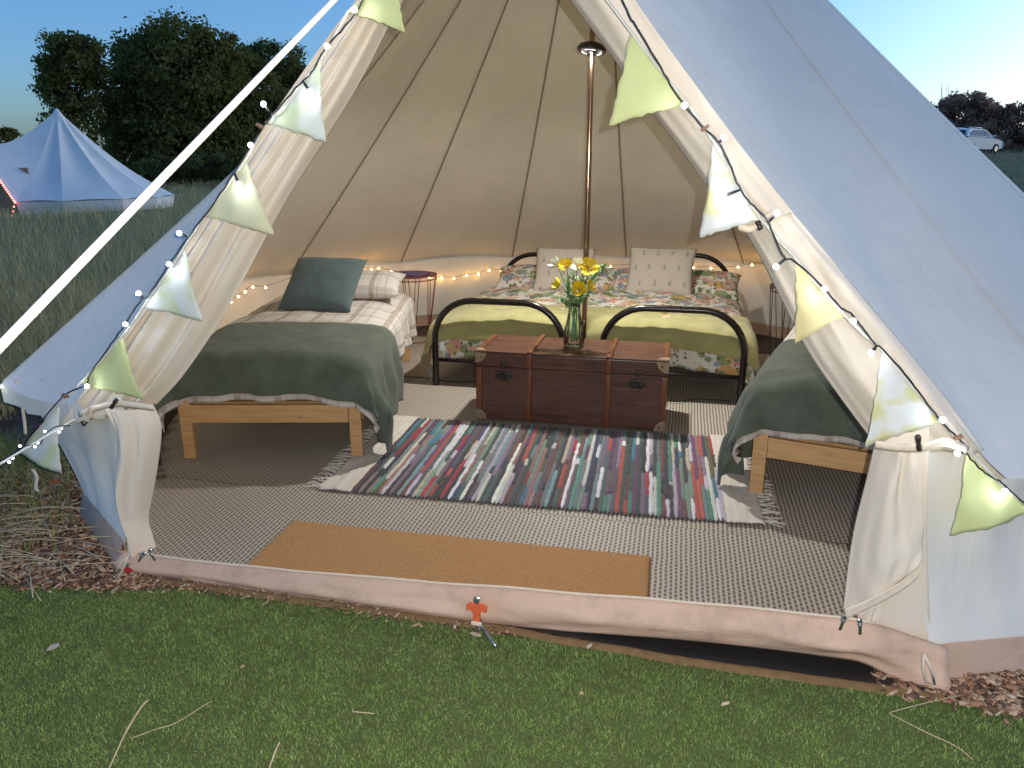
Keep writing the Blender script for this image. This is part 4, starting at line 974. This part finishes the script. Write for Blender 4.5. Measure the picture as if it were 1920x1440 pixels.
LC=[(700,-30),(655,40),(612,88),(585,135),(563,157),(520,205),(498,232),(475,268),(440,322),(395,390),(358,437),(318,495),(280,550),(262,566),(232,612),(205,650),(170,700),(160,722),(120,742),(70,800),(40,840),(5,862),(-30,880)]
LB=[(665,18),(613,87),(581,172),(494,195),(470,272),(448,345),(336,437),(317,495),(260,550),(235,608),(163,724)]
string_lights('string_lights',LC,LB,-2.60,'dark cable of cold white bulbs along the left door edge')
RCb=[(1150,-40),(1180,30),(1192,48),(1235,120),(1270,180),(1320,240),(1345,263),(1365,300),(1383,345),(1405,378),(1437,410),(1450,440),(1470,482),(1490,490),(1540,535),(1575,575),(1600,592),(1640,645),(1652,652),(1700,705),(1730,745),(1765,790),(1800,825),(1815,840),(1812,850),(1845,885),(1878,905),(1905,930),(1950,965)]
RB=[(1283,198),(1358,258),(1357,368),(1457,400),(1455,500),(1546,542),(1600,602),(1633,662),(1767,787),(1795,850),(1884,921)]
string_lights('string_lights',RCb,RB,-2.60,'dark cable of cold white bulbs along the right door edge')
# little wooden clips holding cable and bunting
M['clip']=simple('wood_clip',(.20,.10,.055),.6,.2)
for (a,c,rz,lab) in((122,742,.5,'tiny wooden peg on the cable beside the lowest left flags'),(1322,240,-.6,'tiny wooden peg on the cable above the white and yellow flag'),(1797,820,-.5,'tiny wooden peg on the cable above the lowest right flag'),(487,236,.5,'tiny wooden peg on the cable below the second left flag')):
    p=aty(a,c,-2.61); b=MB(); Mx=Matrix.Rotation(rz,3,'Y')
    for s in(-1,1): b.box(p+Mx@Vector((0,s*.004,0)),(.022,.004,.009),M=Mx@Matrix.Rotation(s*.12,3,'Z'),bev=.001)
    b.tube([p+Mx@Vector((.003,-.007,0)),p+Mx@Vector((.003,.007,0))],.0035,6); tag(b.build('clothes_peg',M['clip'],None,angle=40),lab,'peg')
# warm fairy lights along the eave inside
warm=[(400,590),(418,576),(433,566),(447,556),(460,547),(474,538),(498,539),(560,520),(620,508),(660,503),(697,505),(710,503),(733,509),(768,515),(805,520),(828,521),(851,522),(875,516),(897,514),(917,507),(940,508),(985,506),(1040,505),(1100,504),(1145,500),(1190,498),(1250,500),(1300,502),(1333,503),(1358,503),(1384,501),(1410,497),(1440,494),(1475,492)]
wp=[atr(a,c,2.50) for a,c in warm]
wr_=empty('fairy_lights',wp[0],0,'warm yellow fairy lights strung round the inside of the tent wall','fairy lights')
b=MB(); b.tube(spline([p+Vector((0,0,.012)) for p in wp],150),.0018,5); b.build('wire',M['cable'],wr_)
for i,p in enumerate(wp):
    o=link('bulb',BM_Y,None,wr_); o.location=p-wr_.location+Vector((0,0,.0))

# ---- guy ropes
M['rope']=simple('white_rope',(.82,.79,.72),.85,.08,300,.5,500)
def rope(name,pts,r,label,twist=0,group='guy ropes'):
    b=MB(); P=[]
    for a,c in zip(pts,pts[1:]):
        n=max(2,int((Vector(c)-Vector(a)).length/.02)); P += [Vector(a).lerp(Vector(c),i/n) for i in range(n)]
    P.append(Vector(pts[-1])); t=(P[-1]-P[0]).normalized(); s=t.orthogonal().normalized(); q=t.cross(s)
    if twist:
        for k in range(3): b.tube([p+(s*math.cos(i*twist+k*2.094)+q*math.sin(i*twist+k*2.094))*r*.5 for i,p in enumerate(P)],r*.58,6)
    else: b.tube(P,r,10)
    return tag(b.build(name,M['rope']),label,'rope',group)
Q=atd(0,668,.80); d=Q-TOP; end=TOP+d*(TOP.z/(TOP.z-Q.z))
rope('guy_rope',[TOP,end+Vector((0,0,.02))],.0052,'thick white guy rope running down from the door peak past the camera')
e2=eave(230); tgt=e2+(atd(-6,722,2.55)-e2).normalized()*1.5; k=(e2.z-.02)/(e2.z-tgt.z) if tgt.z<e2.z-.05 else 1
g2=Vector((e2.x-1.0,e2.y-.75,.02)); 
def lit_rope(a,through,label,n):
    """rope from a, through the point seen at a pixel, to the ground, with white bulbs wound round it"""
    d=(through-a); tt=(a.z-.02)/max(.05,-d.z); endp=a+d*min(tt,6); rope('guy_rope',[a,endp],.004,label)
    root=empty('rope_lights',a,0,'cold white bulbs wound round the '+label.split(',')[0].replace('thin ',''),'string lights'); L=(endp-a).length; dd=d.normalized(); s=dd.orthogonal().normalized(); q=dd.cross(s)
    b=MB(); P=[a+dd*(L*t)+(s*math.cos(t*n*2.2)+q*math.sin(t*n*2.2))*.012 for t in np.linspace(.02,.75,120)]; b.tube(P,.0018,4); b.build('cable',M['cable'],root)
    for i in range(n):
        t=.03+.7*i/n; p=a+dd*(L*t)+(s*math.cos(i*2.1)+q*math.sin(i*2.1))*.016; o=link('bulb',BM_S,None,root); o.location=p-a
BM_S=bulb_mesh(.0048,M['led_white'],'bulb')
lit_rope(e2+Vector((0,0,.0)),atd(-8,724,2.95),'thin guy rope from the left eave corner, wound with white bulbs',36)
lit_rope(DL+Vector((0,-.03,-.05)),atd(-4,872,2.42),'thin guy rope from the left door corner, wound with white bulbs',40)

# ---- pegs
M['orange']=simple('orange_plastic',(.72,.13,.045),.45,.1,30); M['red_p']=simple('red_plastic',(.50,.035,.04),.45,.1,30); M['steel']=simple('peg_steel',(.42,.44,.46),.3,.2,40,metal=.9)
def peg(p,label,mat,lean,size=1.0,rz=0):
    root=empty('tent_peg',p,rz,label,'tent peg','tent pegs'); s=size
    b=MB(); pts=[(-.028,.0,.036),(-.028,0,.052),(-.016,0,.060),(.016,0,.060),(.028,0,.052),(.028,0,.036),(.016,0,.040),(.009,0,.030),(.009,0,.0),(-.009,0,.0),(-.009,0,.030),(-.016,0,.040)]
    vs=[(x*s,-.005*s,z*s) for x,y,z in pts]+[(x*s,.005*s,z*s) for x,y,z in pts]; n=len(pts)
    fs=[tuple(range(n)),tuple(range(2*n-1,n-1,-1))]+[(i,n+i,n+(i+1)%n,(i+1)%n) for i in range(n)]
    b.add(vs,fs); h=b.build('hook',mat,root,smooth=False,local=True)
    b=MB(); b.lathe([(0.0,.078*s),(.0085*s,.076*s),(.009*s,.066*s),(.005*s,.063*s),(.0045*s,.0),(.004*s,-.05*s)],10); b.build('pin',M['steel'],root,local=True,angle=40)
    return root
peg(Vector((0.02,-2.665,.050)),'orange plastic headed steel peg at the middle of the door sill',M['orange'],0,1.2)
b=MB(); b.box((.02,-2.672,.050),(.036,.006,.014),bev=.002); tag(b.build('peg_loop',M['strap'],None),'short pale webbing loop held by the orange peg','strap')
b=MB(); b.tube([atz(900,1160,.04),atz(905,1176,.022),atz(918,1195,.018),atz(930,1212,.014)],[.006,.0065,.006,.005],8); tag(b.build('steel_spike',M['steel'],None),'grey metal spike lying on the grass below the orange peg','spike')
peg(atz(243,1082,0)+Vector((0,0,-.005)),'red plastic peg at the left foot of the doorway',M['red_p'],0,.8)
peg(atz(105,915,0)+Vector((0,0,-.01)),'red plastic peg in the bark chips left of the tent wall',M['red_p'],0,.9,.6)

# ---- litter on the lawn
M['straw']=simple('dry_straw',(.54,.42,.25),.8,.25,60); M['paperp']=simple('pale_card',(.50,.40,.33),.8,.1)
def straw(pts,r,label,seeds=False):
    P=spline([atz(a,c,z) for a,c,z in pts],22); b=MB(); rr=[r*(1+(.8*abs(math.sin(i*1.3)) if seeds and i>6 else 0)) for i in range(23)]; b.tube(P,rr,5)
    tag(b.build('straw',M['straw']),label,'straw','dry grass stalks on the lawn')
straw([(205,1440,.012),(235,1375,.03),(262,1330,.03),(278,1312,.02)],.0022,'bent dry grass stalk at the bottom left of the lawn',True)
straw([(245,1385,.012),(290,1368,.02),(330,1355,.022),(395,1315,.012)],.0014,'thin dry blade beside the bottom left stalk')
straw([(505,1440,.012),(515,1412,.03),(524,1392,.03)],.0020,'pale grass stalk at the bottom edge of the lawn',True)
straw([(660,1334,.024),(680,1336,.026),(702,1338,.024)],.0018,'short straight straw lying on the left half of the lawn')
straw([(1668,1336,.02),(1720,1322,.025),(1780,1308,.02),(1825,1300,.014)],.0015,'thin straw leaning towards the right tent foot')
straw([(1668,1338,.02),(1730,1370,.02),(1790,1398,.02),(1825,1425,.014)],.0015,'thin straw at the bottom right corner of the lawn')
def bit(px_,py_,L,W,rz,mat,label,z=.02,T=.003,cat='wood chip'):
    p=atz(px_,py_,z); b=MB(); out=[(-L/2,-W*.35),(-L*.2,-W/2),(L*.3,-W*.42),(L/2,-W*.05),(L*.35,W*.45),(-L*.3,W/2)]
    n=6; vs=[(x,y,.002*math.sin(x*90)) for x,y in out]+[(x,y,T+.002*math.sin(x*90)) for x,y in out]; b.add(vs,[tuple(range(n-1,-1,-1)),tuple(range(n,2*n))]+[(i,(i+1)%n,n+(i+1)%n,n+i) for i in range(n)])
    o=b.build('wood_chip' if cat=='wood chip' else 'card_scrap',mat,None,smooth=False); o.location=p; o.rotation_euler=(R(6),R(-5),rz); tag(o,label,cat)
bit(100,1213,.038,.024,.5,M['paperp'],'pale square scrap of card on the left of the lawn',.022,.002,'scrap')
bit(892,1190,.050,.014,-.5,CH[3],'pale wood chip on the grass below the orange peg',.016)
bit(1105,1212,.024,.010,.8,CH[3],'small pale chip on the lawn right of the orange peg')
bit(1895,1325,.055,.024,-.5,CH[2],'large tan wood chip at the right edge of the lawn'); bit(1705,1310,.030,.010,-1.1,CH[2],'narrow tan chip in front of the right tent foot'); bit(1360,1320,.026,.009,.3,CH[3],'thin pale chip on the right half of the lawn'); bit(780,1172,.026,.008,.4,CH[2],'tan chip on the grass just left of the orange peg')
bit(1090,1300,.012,.010,.3,CH[2],'tiny chip in the middle of the lawn'); bit(455,1250,.014,.010,.3,CH[2],'tiny tan chip left of the middle of the lawn') 

# ---- dry seeding grass to the left of the door
rs=np.random.default_rng(21); b=MB()
def seedstalk(base,az,L,arc,r=.0012):
    pts=[];p=Vector(base);el=R(arc)
    for i in range(13):
        pts.append(p.copy()); el-=R(arc*1.15)/12; p=p+Vector((math.cos(az)*math.cos(el),math.sin(az)*math.cos(el),math.sin(el)))*(L/12)
        p.z=max(.012,p.z)
    b.tube(pts,[r*(1 if i<6 else (1.3+.9*(i%2))) for i in range(13)],4)
for k in range(95):
    x=rs.uniform(-2.6,-1.75); y=rs.uniform(-2.85,-2.35)
    seedstalk((x,y,.01),rs.uniform(-.9,.5),rs.uniform(.25,.55),rs.uniform(15,48))
for k in range(22):
    seedstalk((rs.uniform(-2.2,-1.7),rs.uniform(-3.5,-2.95),.01),rs.uniform(-.5,.6),rs.uniform(.15,.32),rs.uniform(8,25))
o=b.build('dry_grass',M['straw']); tag(o,'tangle of dry bent seed grass left of the doorway','grass',kind='stuff')
nn=9000; X=rs.uniform(-3.4,-1.75,nn); Y=rs.uniform(-3.0,-1.6,nn); kp=(np.hypot(X,Y)>2.95)&(rs.uniform(0,1,nn)<np.clip((-X-1.7)/1.0,.05,1)); X,Y=X[kp],Y[kp]; nn=len(X)
pos=np.stack([X,Y,np.full(nn,.0)],1); tag(link('rough_grass',blades('rough_grass',pos,rs.uniform(.04,.22,nn),rs.uniform(.002,.005,nn),.9,8,GR,rs.choice(4,nn,p=[.35,.2,.3,.15]),3)),'rough green and dry grass at the left edge of the bark','grass',kind='stuff')
# ================================================================== MEADOW AND BACKGROUND
MG=[gmat('meadow_green',(.52,.42,.17),.3,.9,.08),gmat('meadow_olive',(.62,.49,.24),.3,.9,.08),gmat('meadow_straw',(.74,.58,.34),.3,.9,.08),gmat('meadow_dark',(.32,.27,.11),.3,.9,.08)]
MGR=[gmat('slope_olive',(.32,.26,.12),.3,.9,.08),gmat('slope_tan',(.44,.33,.19),.3,.9,.08),gmat('slope_straw',(.58,.45,.28),.3,.9,.08),gmat('slope_dark',(.20,.15,.08),.3,.9,.08)]
def meadow(name,n,headings,dist,h,w,seed,label,probs,mats=None):
    rg=np.random.default_rng(seed); a=np.radians(rg.uniform(headings[0],headings[1],n)); d=dist[0]*(dist[1]/dist[0])**rg.uniform(0,1,n)
    X=CAM_POS.x+np.sin(a)*d; Y=CAM_POS.y+np.cos(a)*d; k=(np.hypot(X,Y)>3.5)&~((Y<-1.0)&(X>-3.2)&(X<3.2)); X,Y,d=X[k],Y[k],d[k]
    Z=np.array([terrain(x,y) for x,y in zip(X,Y)])-.01; n=len(X); sc=np.clip(d/16,1,5)**.8
    clump=.75+.5*np.array([mnoise.noise(Vector((x*.5,y*.5,0))) for x,y in zip(X,Y)])
    tag(link(name,blades(name,np.stack([X,Y,Z],1),rg.uniform(*h,n)*clump,w*sc*rg.uniform(.6,1.4,n),.55,seed+1,mats or MG,rg.choice(4,n,p=probs),3)),label,'grass',kind='stuff')
meadow('meadow_grass',115000,(-78,-16),(5.0,75),(.22,.55),.006,31,'tall dark meadow grass left of the tent',[.34,.30,.20,.16])
meadow('meadow_grass',60000,(6,52),(9.0,75),(.22,.50),.008,37,'tall olive meadow grass right of the tent',[.2,.4,.3,.1],MGR)

def leafmat(name,c,var=.45):
    n=NT(name); f=n.noise(.9,4,.65,n.coord('Object')); n.col(n.ramp(f,[(.3,tuple(x*(1-var) for x in c)),(.7,tuple(x*(1+var) for x in c))])); n.set(Roughness=.9,Specular_IOR_Level=.15)
    tr=n.new('ShaderNodeBsdfTranslucent'); n.l(n.b.inputs['Base Color'].links[0].from_socket,tr.inputs['Color']); mx=n.new('ShaderNodeMixShader'); mx.inputs[0].default_value=.42
    n.l(n.b.outputs[0],mx.inputs[1]); n.l(tr.outputs[0],mx.inputs[2]); n.l(mx.outputs[0],n.out.inputs['Surface']); return n.m
M['leaf_dark']=leafmat('leaf_dark',(.16,.16,.045)); M['leaf_mid']=leafmat('leaf_mid',(.15,.15,.05)); M['leaf_brown']=leafmat('leaf_brown',(.40,.24,.165)); M['barkt']=simple('tree_bark',(.05,.04,.03),.9,.3,4,.6,8,.05)
def tree(base,height,lobes,nleaf,leaf,label,seed,mat,trunk_r=.3,cat='tree',name='tree',hollow=.55,group='trees behind the meadow'):
    """lobes: (dx, dy, dz, rx, rz) ellipsoids relative to base"""
    rg=np.random.default_rng(seed); t=empty(name,base,0,label,cat,group); vol=np.array([l[3]*l[3]*l[4] for l in lobes])**.75; cnt=(vol/vol.sum()*nleaf).astype(int); P=[];N=[]
    for (dx,dy,dz,rx,rz),m in zip(lobes,cnt):
        # leaf clusters on a lumpy shell
        nc=max(14,m//70); u=rg.normal(size=(nc,3)); u/=np.linalg.norm(u,axis=1)[:,None]; rad=rg.uniform(hollow,1.06,nc)**.7
        c=np.stack([dx+u[:,0]*rx*rad,dy+u[:,1]*rx*rad,dz+u[:,2]*rz*rad],1); k=rg.integers(0,nc,m)
        g=rg.normal(size=(m,3))*np.array([1,1,.7])*(.17*min(rx,rz)+.12)*.75; P.append(c[k]+g); N.append(u[k]+rg.normal(size=(m,3))*.8)
    P=np.concatenate(P); N=np.concatenate(N); N/=np.linalg.norm(N,axis=1)[:,None]; n=len(P); keep=P[:,2]>.15; P,N=P[keep],N[keep]; n=len(P)
    r=rg.normal(size=(n,3)); A=np.cross(N,r); A/=np.linalg.norm(A,axis=1)[:,None]; B=np.cross(N,A); L=leaf*rg.uniform(.6,1.5,n)[:,None]
    V=np.stack([P-A*L*.5,P+B*L*.30,P+A*L*.55,P-B*L*.30],1).reshape(-1,3); F=(np.arange(n)*4)[:,None]+np.array([[0,1,2,3]])
    link('crown',npmesh('crown',V,F,mat),None,t)
    b=MB(); top=max(l[2] for l in lobes); b.tube([(0,0,-.1),(.05,0,top*.3),(.1,.05,top*.7),(.0,.1,top)],[trunk_r*1.25,trunk_r,trunk_r*.65,trunk_r*.2],8)
    for (dx,dy,dz,rx,rz) in lobes:
        b.tube([(.05,0,top*.25),(dx*.5,dy*.5,max(.3,dz*.75)),(dx,dy,dz+rz*.4)],[trunk_r*.55,trunk_r*.35,trunk_r*.08],6)
        for q in range(4):
            a=rg.uniform(0,6.28); b.tube([(dx*.8,dy*.8,dz*.9),(dx+rx*.7*math.cos(a),dy+rx*.7*math.sin(a),dz+rz*rg.uniform(-.3,.6))],[trunk_r*.2,trunk_r*.04],5)
    b.build('trunk',M['barkt'],t,local=True); return t
def gpt(px_,dist):                                  # ground point seen below a pixel column, at a distance
    d=ray(px_,303); d=Vector((d.x,d.y,0)).normalized(); x,y=CAM_POS.x+d.x*dist,CAM_POS.y+d.y*dist; return Vector((x,y,terrain(x,y)-.05))
def rightdir(px_): d=ray(px_,303); d=Vector((d.x,d.y,0)).normalized(); return Vector((d.y,-d.x,0)), d
def lobes_px(cx,dist,items):
    """items: (pixel x, pixel y, radius x px, radius z px) -> lobes round the base under column cx"""
    base=gpt(cx,dist); rt,fw=rightdir(cx); out=[]
    for i,(a,c,rx,rz) in enumerate(items):
        d=ray(a,c); k=dist/ (Vector((d.x,d.y,0)).dot(fw)); p=CAM_POS+d*k; s=k*1.0/FPX*math.sqrt(1); s=k/FPX
        off=((i*37)%7-3)/3*rx*s*.35; p=p+fw*off; out.append((p.x-base.x,p.y-base.y,p.z-base.z,rx*s,rz*s))
    return base,out
base,lb=lobes_px(340,58,[(340,150,95,95),(270,190,80,95),(420,180,85,90),(250,270,70,60),(340,260,110,75),(430,270,85,65),(330,95,70,45),(390,110,60,45),(270,130,55,55),(480,200,60,70)])
tree(base,12,lb,62000,.27,'big round dark tree in the middle of the group behind the far tent',1,M['leaf_dark'],.45,hollow=.7)
base,lb=lobes_px(135,54,[(130,110,48,42),(95,140,34,40),(165,95,28,25),(145,170,45,45),(110,185,30,30),(85,120,20,18),(115,85,24,18),(140,230,50,45),(170,130,30,40)])
tree(base,10,lb,13000,.20,'looser tree with gaps in its crown at the left of the group',2,M['leaf_dark'],.28,hollow=.35)
base,lb=lobes_px(530,66,[(535,130,42,45),(560,180,45,55),(500,115,40,35),(520,230,60,60),(575,250,50,50),(470,110,30,25)])
tree(base,11,lb,22000,.24,'dark tree to the right of the group, partly behind the guy rope',3,M['leaf_dark'],.35,hollow=.5)
base,lb=lobes_px(15,95,[(18,258,26,12),(-10,255,30,16),(-40,262,30,14),(60,262,14,8)])
tree(base,6,lb,3500,.30,'low far tree at the left edge of the picture',4,M['leaf_dark'],.2)
base,lb=lobes_px(440,50,[(380,310,50,22),(450,312,55,24),(300,318,45,20),(520,310,50,26)])
tree(base,3,lb,11000,.2,'low scrub along the foot of the trees',5,M['leaf_mid'],.1,'bush','bush')
# hedge on the right
G2='bushes along the right hedge'
for k,(cx,items,n,lab) in enumerate([(1745,[(1745,215,30,14),(1720,225,34,16),(1765,205,22,14),(1740,240,45,16)],3200,'low brown bush touching the tent roof at the left of the hedge'),
    (1815,[(1815,192,38,20),(1790,200,28,18),(1840,195,26,18),(1820,222,52,24),(1805,240,50,20)],6500,'tall rounded brown bush behind the white car'),
    (1880,[(1875,206,28,14),(1900,215,30,15),(1860,215,25,16),(1885,236,48,24)],4500,'brown bush right of the tall rounded one'),(1945,[(1930,208,30,16),(1965,205,35,20),(1945,238,50,26)],4000,'brown bush at the right edge of the picture')]):
    base,lb=lobes_px(cx,66+k*1.5,items+[(cx,262,52,24),(cx-25,272,40,22),(cx+25,272,40,22)]); tree(base,4,lb,int(n*2.4),.22,lab,10+k,M['leaf_brown'],.15,'bush','bush',.45,G2)
base=gpt(1778,63); tw=empty('bare_shrub',base,0,'bare twiggy shrub sticking up from the hedge','shrub'); rr=random.Random(4); b=MB()
for k in range(16):
    top=atd(1778+rr.uniform(-26,28),150+rr.uniform(0,42),63)-base; m=top*.55+Vector((rr.uniform(-.3,.3),0,rr.uniform(-.2,.3))); b.tube(spline([(rr.uniform(-.4,.4),0,1.5),m,top],8),[.05,.05,.04,.035,.03,.025,.02,.015,.01],4)
    for q in range(3): b.tube([m,m+Vector((rr.uniform(-.8,.8),rr.uniform(-.3,.3),rr.uniform(.5,1.4)))],[.02,.008],4)
b.build('twigs',M['barkt'],tw,local=True)['kind']='stuff'

# ---- the far tent
FT=gpt(122,29.0); FT.z=terrain(FT.x,FT.y)-.22; ft=empty('bell_tent',FT,0,'distant pale bell tent with red lights along its door edge','tent')
rt,fw=rightdir(112); HT=3.25
def ftp(a,r,z): return Vector(rt*math.cos(R(a))*r+fw*math.sin(R(a))*r+Vector((0,0,z)))
corn=[(-118,3.05),(-95,2.9),(-62,2.95),(-35,3.0),(-5,3.15),(25,3.0),(60,2.8),(100,2.8),(140,2.8),(180,2.9)]
apx=Vector((0,0,HT)); M['canvas_far']=canvas_mat('far_canvas',(.82,.80,.76),stain=.2)
for k,((a0,r0),(a1,r1)) in enumerate(zip(corn,corn[1:])):
    b=MB()
    def fn(u,t):
        E=ftp(lerp(a0,a1,u),lerp(r0,r1,u)-.12*math.sin(math.pi*u),.56+.03*math.sin(math.pi*u)); p=apx.lerp(E,t); s=math.sin(math.pi*t); p.z-=.26*s; o=Vector((E.x,E.y,0)).normalized(); return p-(o*.7+Vector((0,0,.7)))*.10*math.sin(math.pi*u)*s
    b.grid(fn,8,14,0,1,.01,1); b.build('roof_panel',M['canvas_far'],ft,local=True)
    b=MB(); b.grid(lambda u,v:ftp(lerp(a0,a1,u),(lerp(r0,r1,u)-.12*math.sin(math.pi*u))*(.985-.04*v),.56*(1-v)),8,3); b.build('wall_panel',M['canvas_far'] if k%2 else M['canvas_far'],ft,local=True)
# door peak of the far tent, towards the left
pk=ftp(-150,2.5,2.05); dl=ftp(-118,3.05,.56); d2=ftp(-172,2.95,.56)
for (e0,e1) in((dl,pk),(pk,d2)):
    b=MB(); b.grid(lambda u,t:apx.lerp(e0.lerp(e1,u),t)-Vector((0,0,.26*math.sin(math.pi*t))),8,14,0,1,.01,1); b.build('roof_panel',M['canvas_far'],ft,local=True)
M['far_inside']=simple('far_interior',(.35,.24,.14),.9,.2); M['far_cap']=simple('vent_shadow',(.05,.05,.05),.9,.1)
b=MB(); b.grid(lambda u,t:ftp(lerp(190,240,u),2.0,lerp(.0,1.5,t)),8,4); b.build('inner_lining',M['far_inside'],ft,local=True)
b=MB(); b.lathe([(0,HT+.05),(.06,HT),(.16,HT-.16),(.30,HT-.40),(.31,HT-.42)],14); b.build('peak_cap',M['canvas_far'],ft,local=True)
rl=empty('string_lights',FT,0,'tiny red lights along the far tent door edge','string lights')
for i in range(26):
    t=i/25; p=pk.lerp(dl,t)+Vector((0,0,-.02))-fw*.04; o=link('bulb',BM_R,None,rl); o.location=p
for i in range(5): o=link('bulb',BM_R,None,rl); o.location=dl.lerp(dl+rt*(-.15)-fw*.5+Vector((0,0,-.5)),i/4)
o=link('bulb',BM_R,None,rl); o.location=ftp(-60,3.1,.30)
b=MB(); b.tube([pk.lerp(dl,t)+Vector((0,0,-.02))-fw*.035 for t in np.linspace(0,1,12)],.008,4); b.build('cable',M['cable'],rl,local=True)
# white folding table at the far tent
ftb=FT+ftp(-128,3.7,0); tb=empty('low_table',ftb,0,'small white low table beside the far tent door','table'); M['white_pl']=simple('white_plastic',(.72,.72,.70),.4,.05)
b=MB(); b.box((0,0,.42),(.75,.5,.05),bev=.01); b.build('table_top',M['white_pl'],tb,local=True,angle=40)
for sx in(-1,1):
    for sy in(-1,1): b=MB(); b.box((sx*.32,sy*.2,.2),(.05,.05,.4)); b.build('leg',M['white_pl'],tb,local=True,smooth=False)

# ---- parked car on the rise
cp=gpt(1816,60.0); d=ray(1812,278); kk=50.0/Vector((d.x,d.y,0)).length; zc=CAM_POS.z+d.z*kk
rt,fw=rightdir(1812); cp.z=terrain(cp.x,cp.y); car=empty('parked_car',cp,0,'white estate car parked in the long grass by the hedge','car')
cd=(rt*.50+fw*.866).normalized(); cs=Vector((-cd.y,cd.x,0))             # nose to the right, a little away from us
M['car_white']=simple('car_paint',(.74,.75,.76),.22,.03); M['car_glass']=simple('car_glass',(.03,.04,.05),.06,.1); M['tyre']=simple('tyre',(.015,.015,.016),.8,.2); M['rim']=simple('alloy',(.5,.5,.52),.3,.1,metal=1.0); M['taillight']=simple('tail_lamp',(.28,.015,.02),.2,.1); M['car_trim']=simple('car_trim',(.02,.02,.022),.5,.1)
def cpt(x,y,z): return cd*x+cs*y+Vector((0,0,z))
prof=[(-2.15,.45),(-2.2,.75),(-2.12,1.02),(-1.98,1.12),(-.9,1.10),(.55,1.05),(.95,1.03),(1.75,.93),(2.12,.80),(2.2,.58),(2.12,.38),(1.7,.30),(-1.7,.30)]
b=MB(); n=len(prof); secs=[(-.86,.93),(-.90,.97),(-.80,1.0),(.80,1.0),(.90,.97),(.86,.93)]; vs=[]
for (w,sc) in secs:
    for (x,z) in prof: vs.append(cpt(x*(1 if abs(w)<.85 else .985),w,.3+(z-.3)*sc if abs(w)>.85 else z))
fs=[(i*n+j,i*n+(j+1)%n,(i+1)*n+(j+1)%n,(i+1)*n+j) for i in range(5) for j in range(n)]+[tuple(range(n))[::-1],tuple(5*n+j for j in range(n))]
b.add(vs,fs); b.build('body',M['car_white'],car,local=True,angle=35)
gh=[(-2.02,1.10),(-1.82,1.50),(-1.5,1.58),(.05,1.56),(.45,1.46),(1.0,1.05)]
b=MB(); vs=[]; n=len(gh)
for w,s in((-.78,0),(-.62,1),(.62,1),(.78,0)):
    for (x,z) in gh: vs.append(cpt(x,(w if z<1.2 else math.copysign(.62,w)) ,z))
A=[cpt(x,-.80 if z<1.2 else -.63,z) for x,z in gh]; B=[cpt(x,.80 if z<1.2 else .63,z) for x,z in gh]; b=MB()
b.add(A+B,[tuple(range(n-1,-1,-1)),tuple(range(n,2*n))]+[(i,i+1,n+i+1,n+i) for i in range(n-1)]); b.build('cabin',M['car_white'],car,local=True,smooth=False)
def pane(pts,off): b=MB(); b.add([p+off for p in pts]+[p+off*.2 for p in pts],[tuple(range(len(pts))),tuple(range(2*len(pts)-1,len(pts)-1,-1))]); b.build('window',M['car_glass'],car,local=True,smooth=False)
for s in(-1,1):
    y0,y1=s*.80,s*.63; f=lambda x,z:cpt(x,lerp(y0,y1,(z-1.05)/.45),z)
    pane([f(-1.72,1.13),f(-.95,1.13),f(-.95,1.48),f(-1.60,1.48)],cs*s*.02); pane([f(-.88,1.13),f(-.05,1.12),f(-.05,1.48),f(-.88,1.48)],cs*s*.02); pane([f(.02,1.12),f(.78,1.10),f(.35,1.42),f(.02,1.47)],cs*s*.02)
    for x in(-1.38,1.36):
        wc=cpt(x,s*.80,.32); b=MB(); Mw=Matrix((cd,Vector((0,0,1)),cs)).transposed(); b.lathe([(.18,-.10),(.31,-.10),(.335,-.06),(.335,.06),(.31,.10),(.18,.10)],18,wc,Mw); wh=b.build('wheel',M['tyre'],car,local=True,angle=40); b=MB(); b.lathe([(0,.085*s),(.12,.10*s),(.19,.095*s)],14,wc,Mw); b.build('rim',M['rim'],wh,local=True)
    b=MB(); b.box(cpt(-2.06,s*.74,.98),(.20,.20,.24),M=Matrix((cd,cs,Vector((0,0,1)))).transposed(),bev=.03); b.build('tail_lamp',M['taillight'],car,local=True)
    b=MB(); b.box(cpt(.72,s*.95,1.12),(.12,.16,.12),M=Matrix((cd,cs,Vector((0,0,1)))).transposed(),bev=.03); b.build('wing_mirror',M['car_white'],car,local=True)
    b=MB(); b.tube([cpt(-1.6,s*.52,1.61),cpt(-1.5,s*.52,1.645),cpt(-.1,s*.52,1.635),cpt(0,s*.52,1.58)],.02,6); b.build('roof_rail',M['rim'],car,local=True)
pane([cpt(-2.0,-.66,1.14),cpt(-2.0,.66,1.14),cpt(-1.83,.54,1.47),cpt(-1.83,-.54,1.47)],-cd*.03); pane([cpt(.98,-.70,1.07),cpt(.98,.70,1.07),cpt(.50,.56,1.44),cpt(.50,-.56,1.44)],cd*.03)
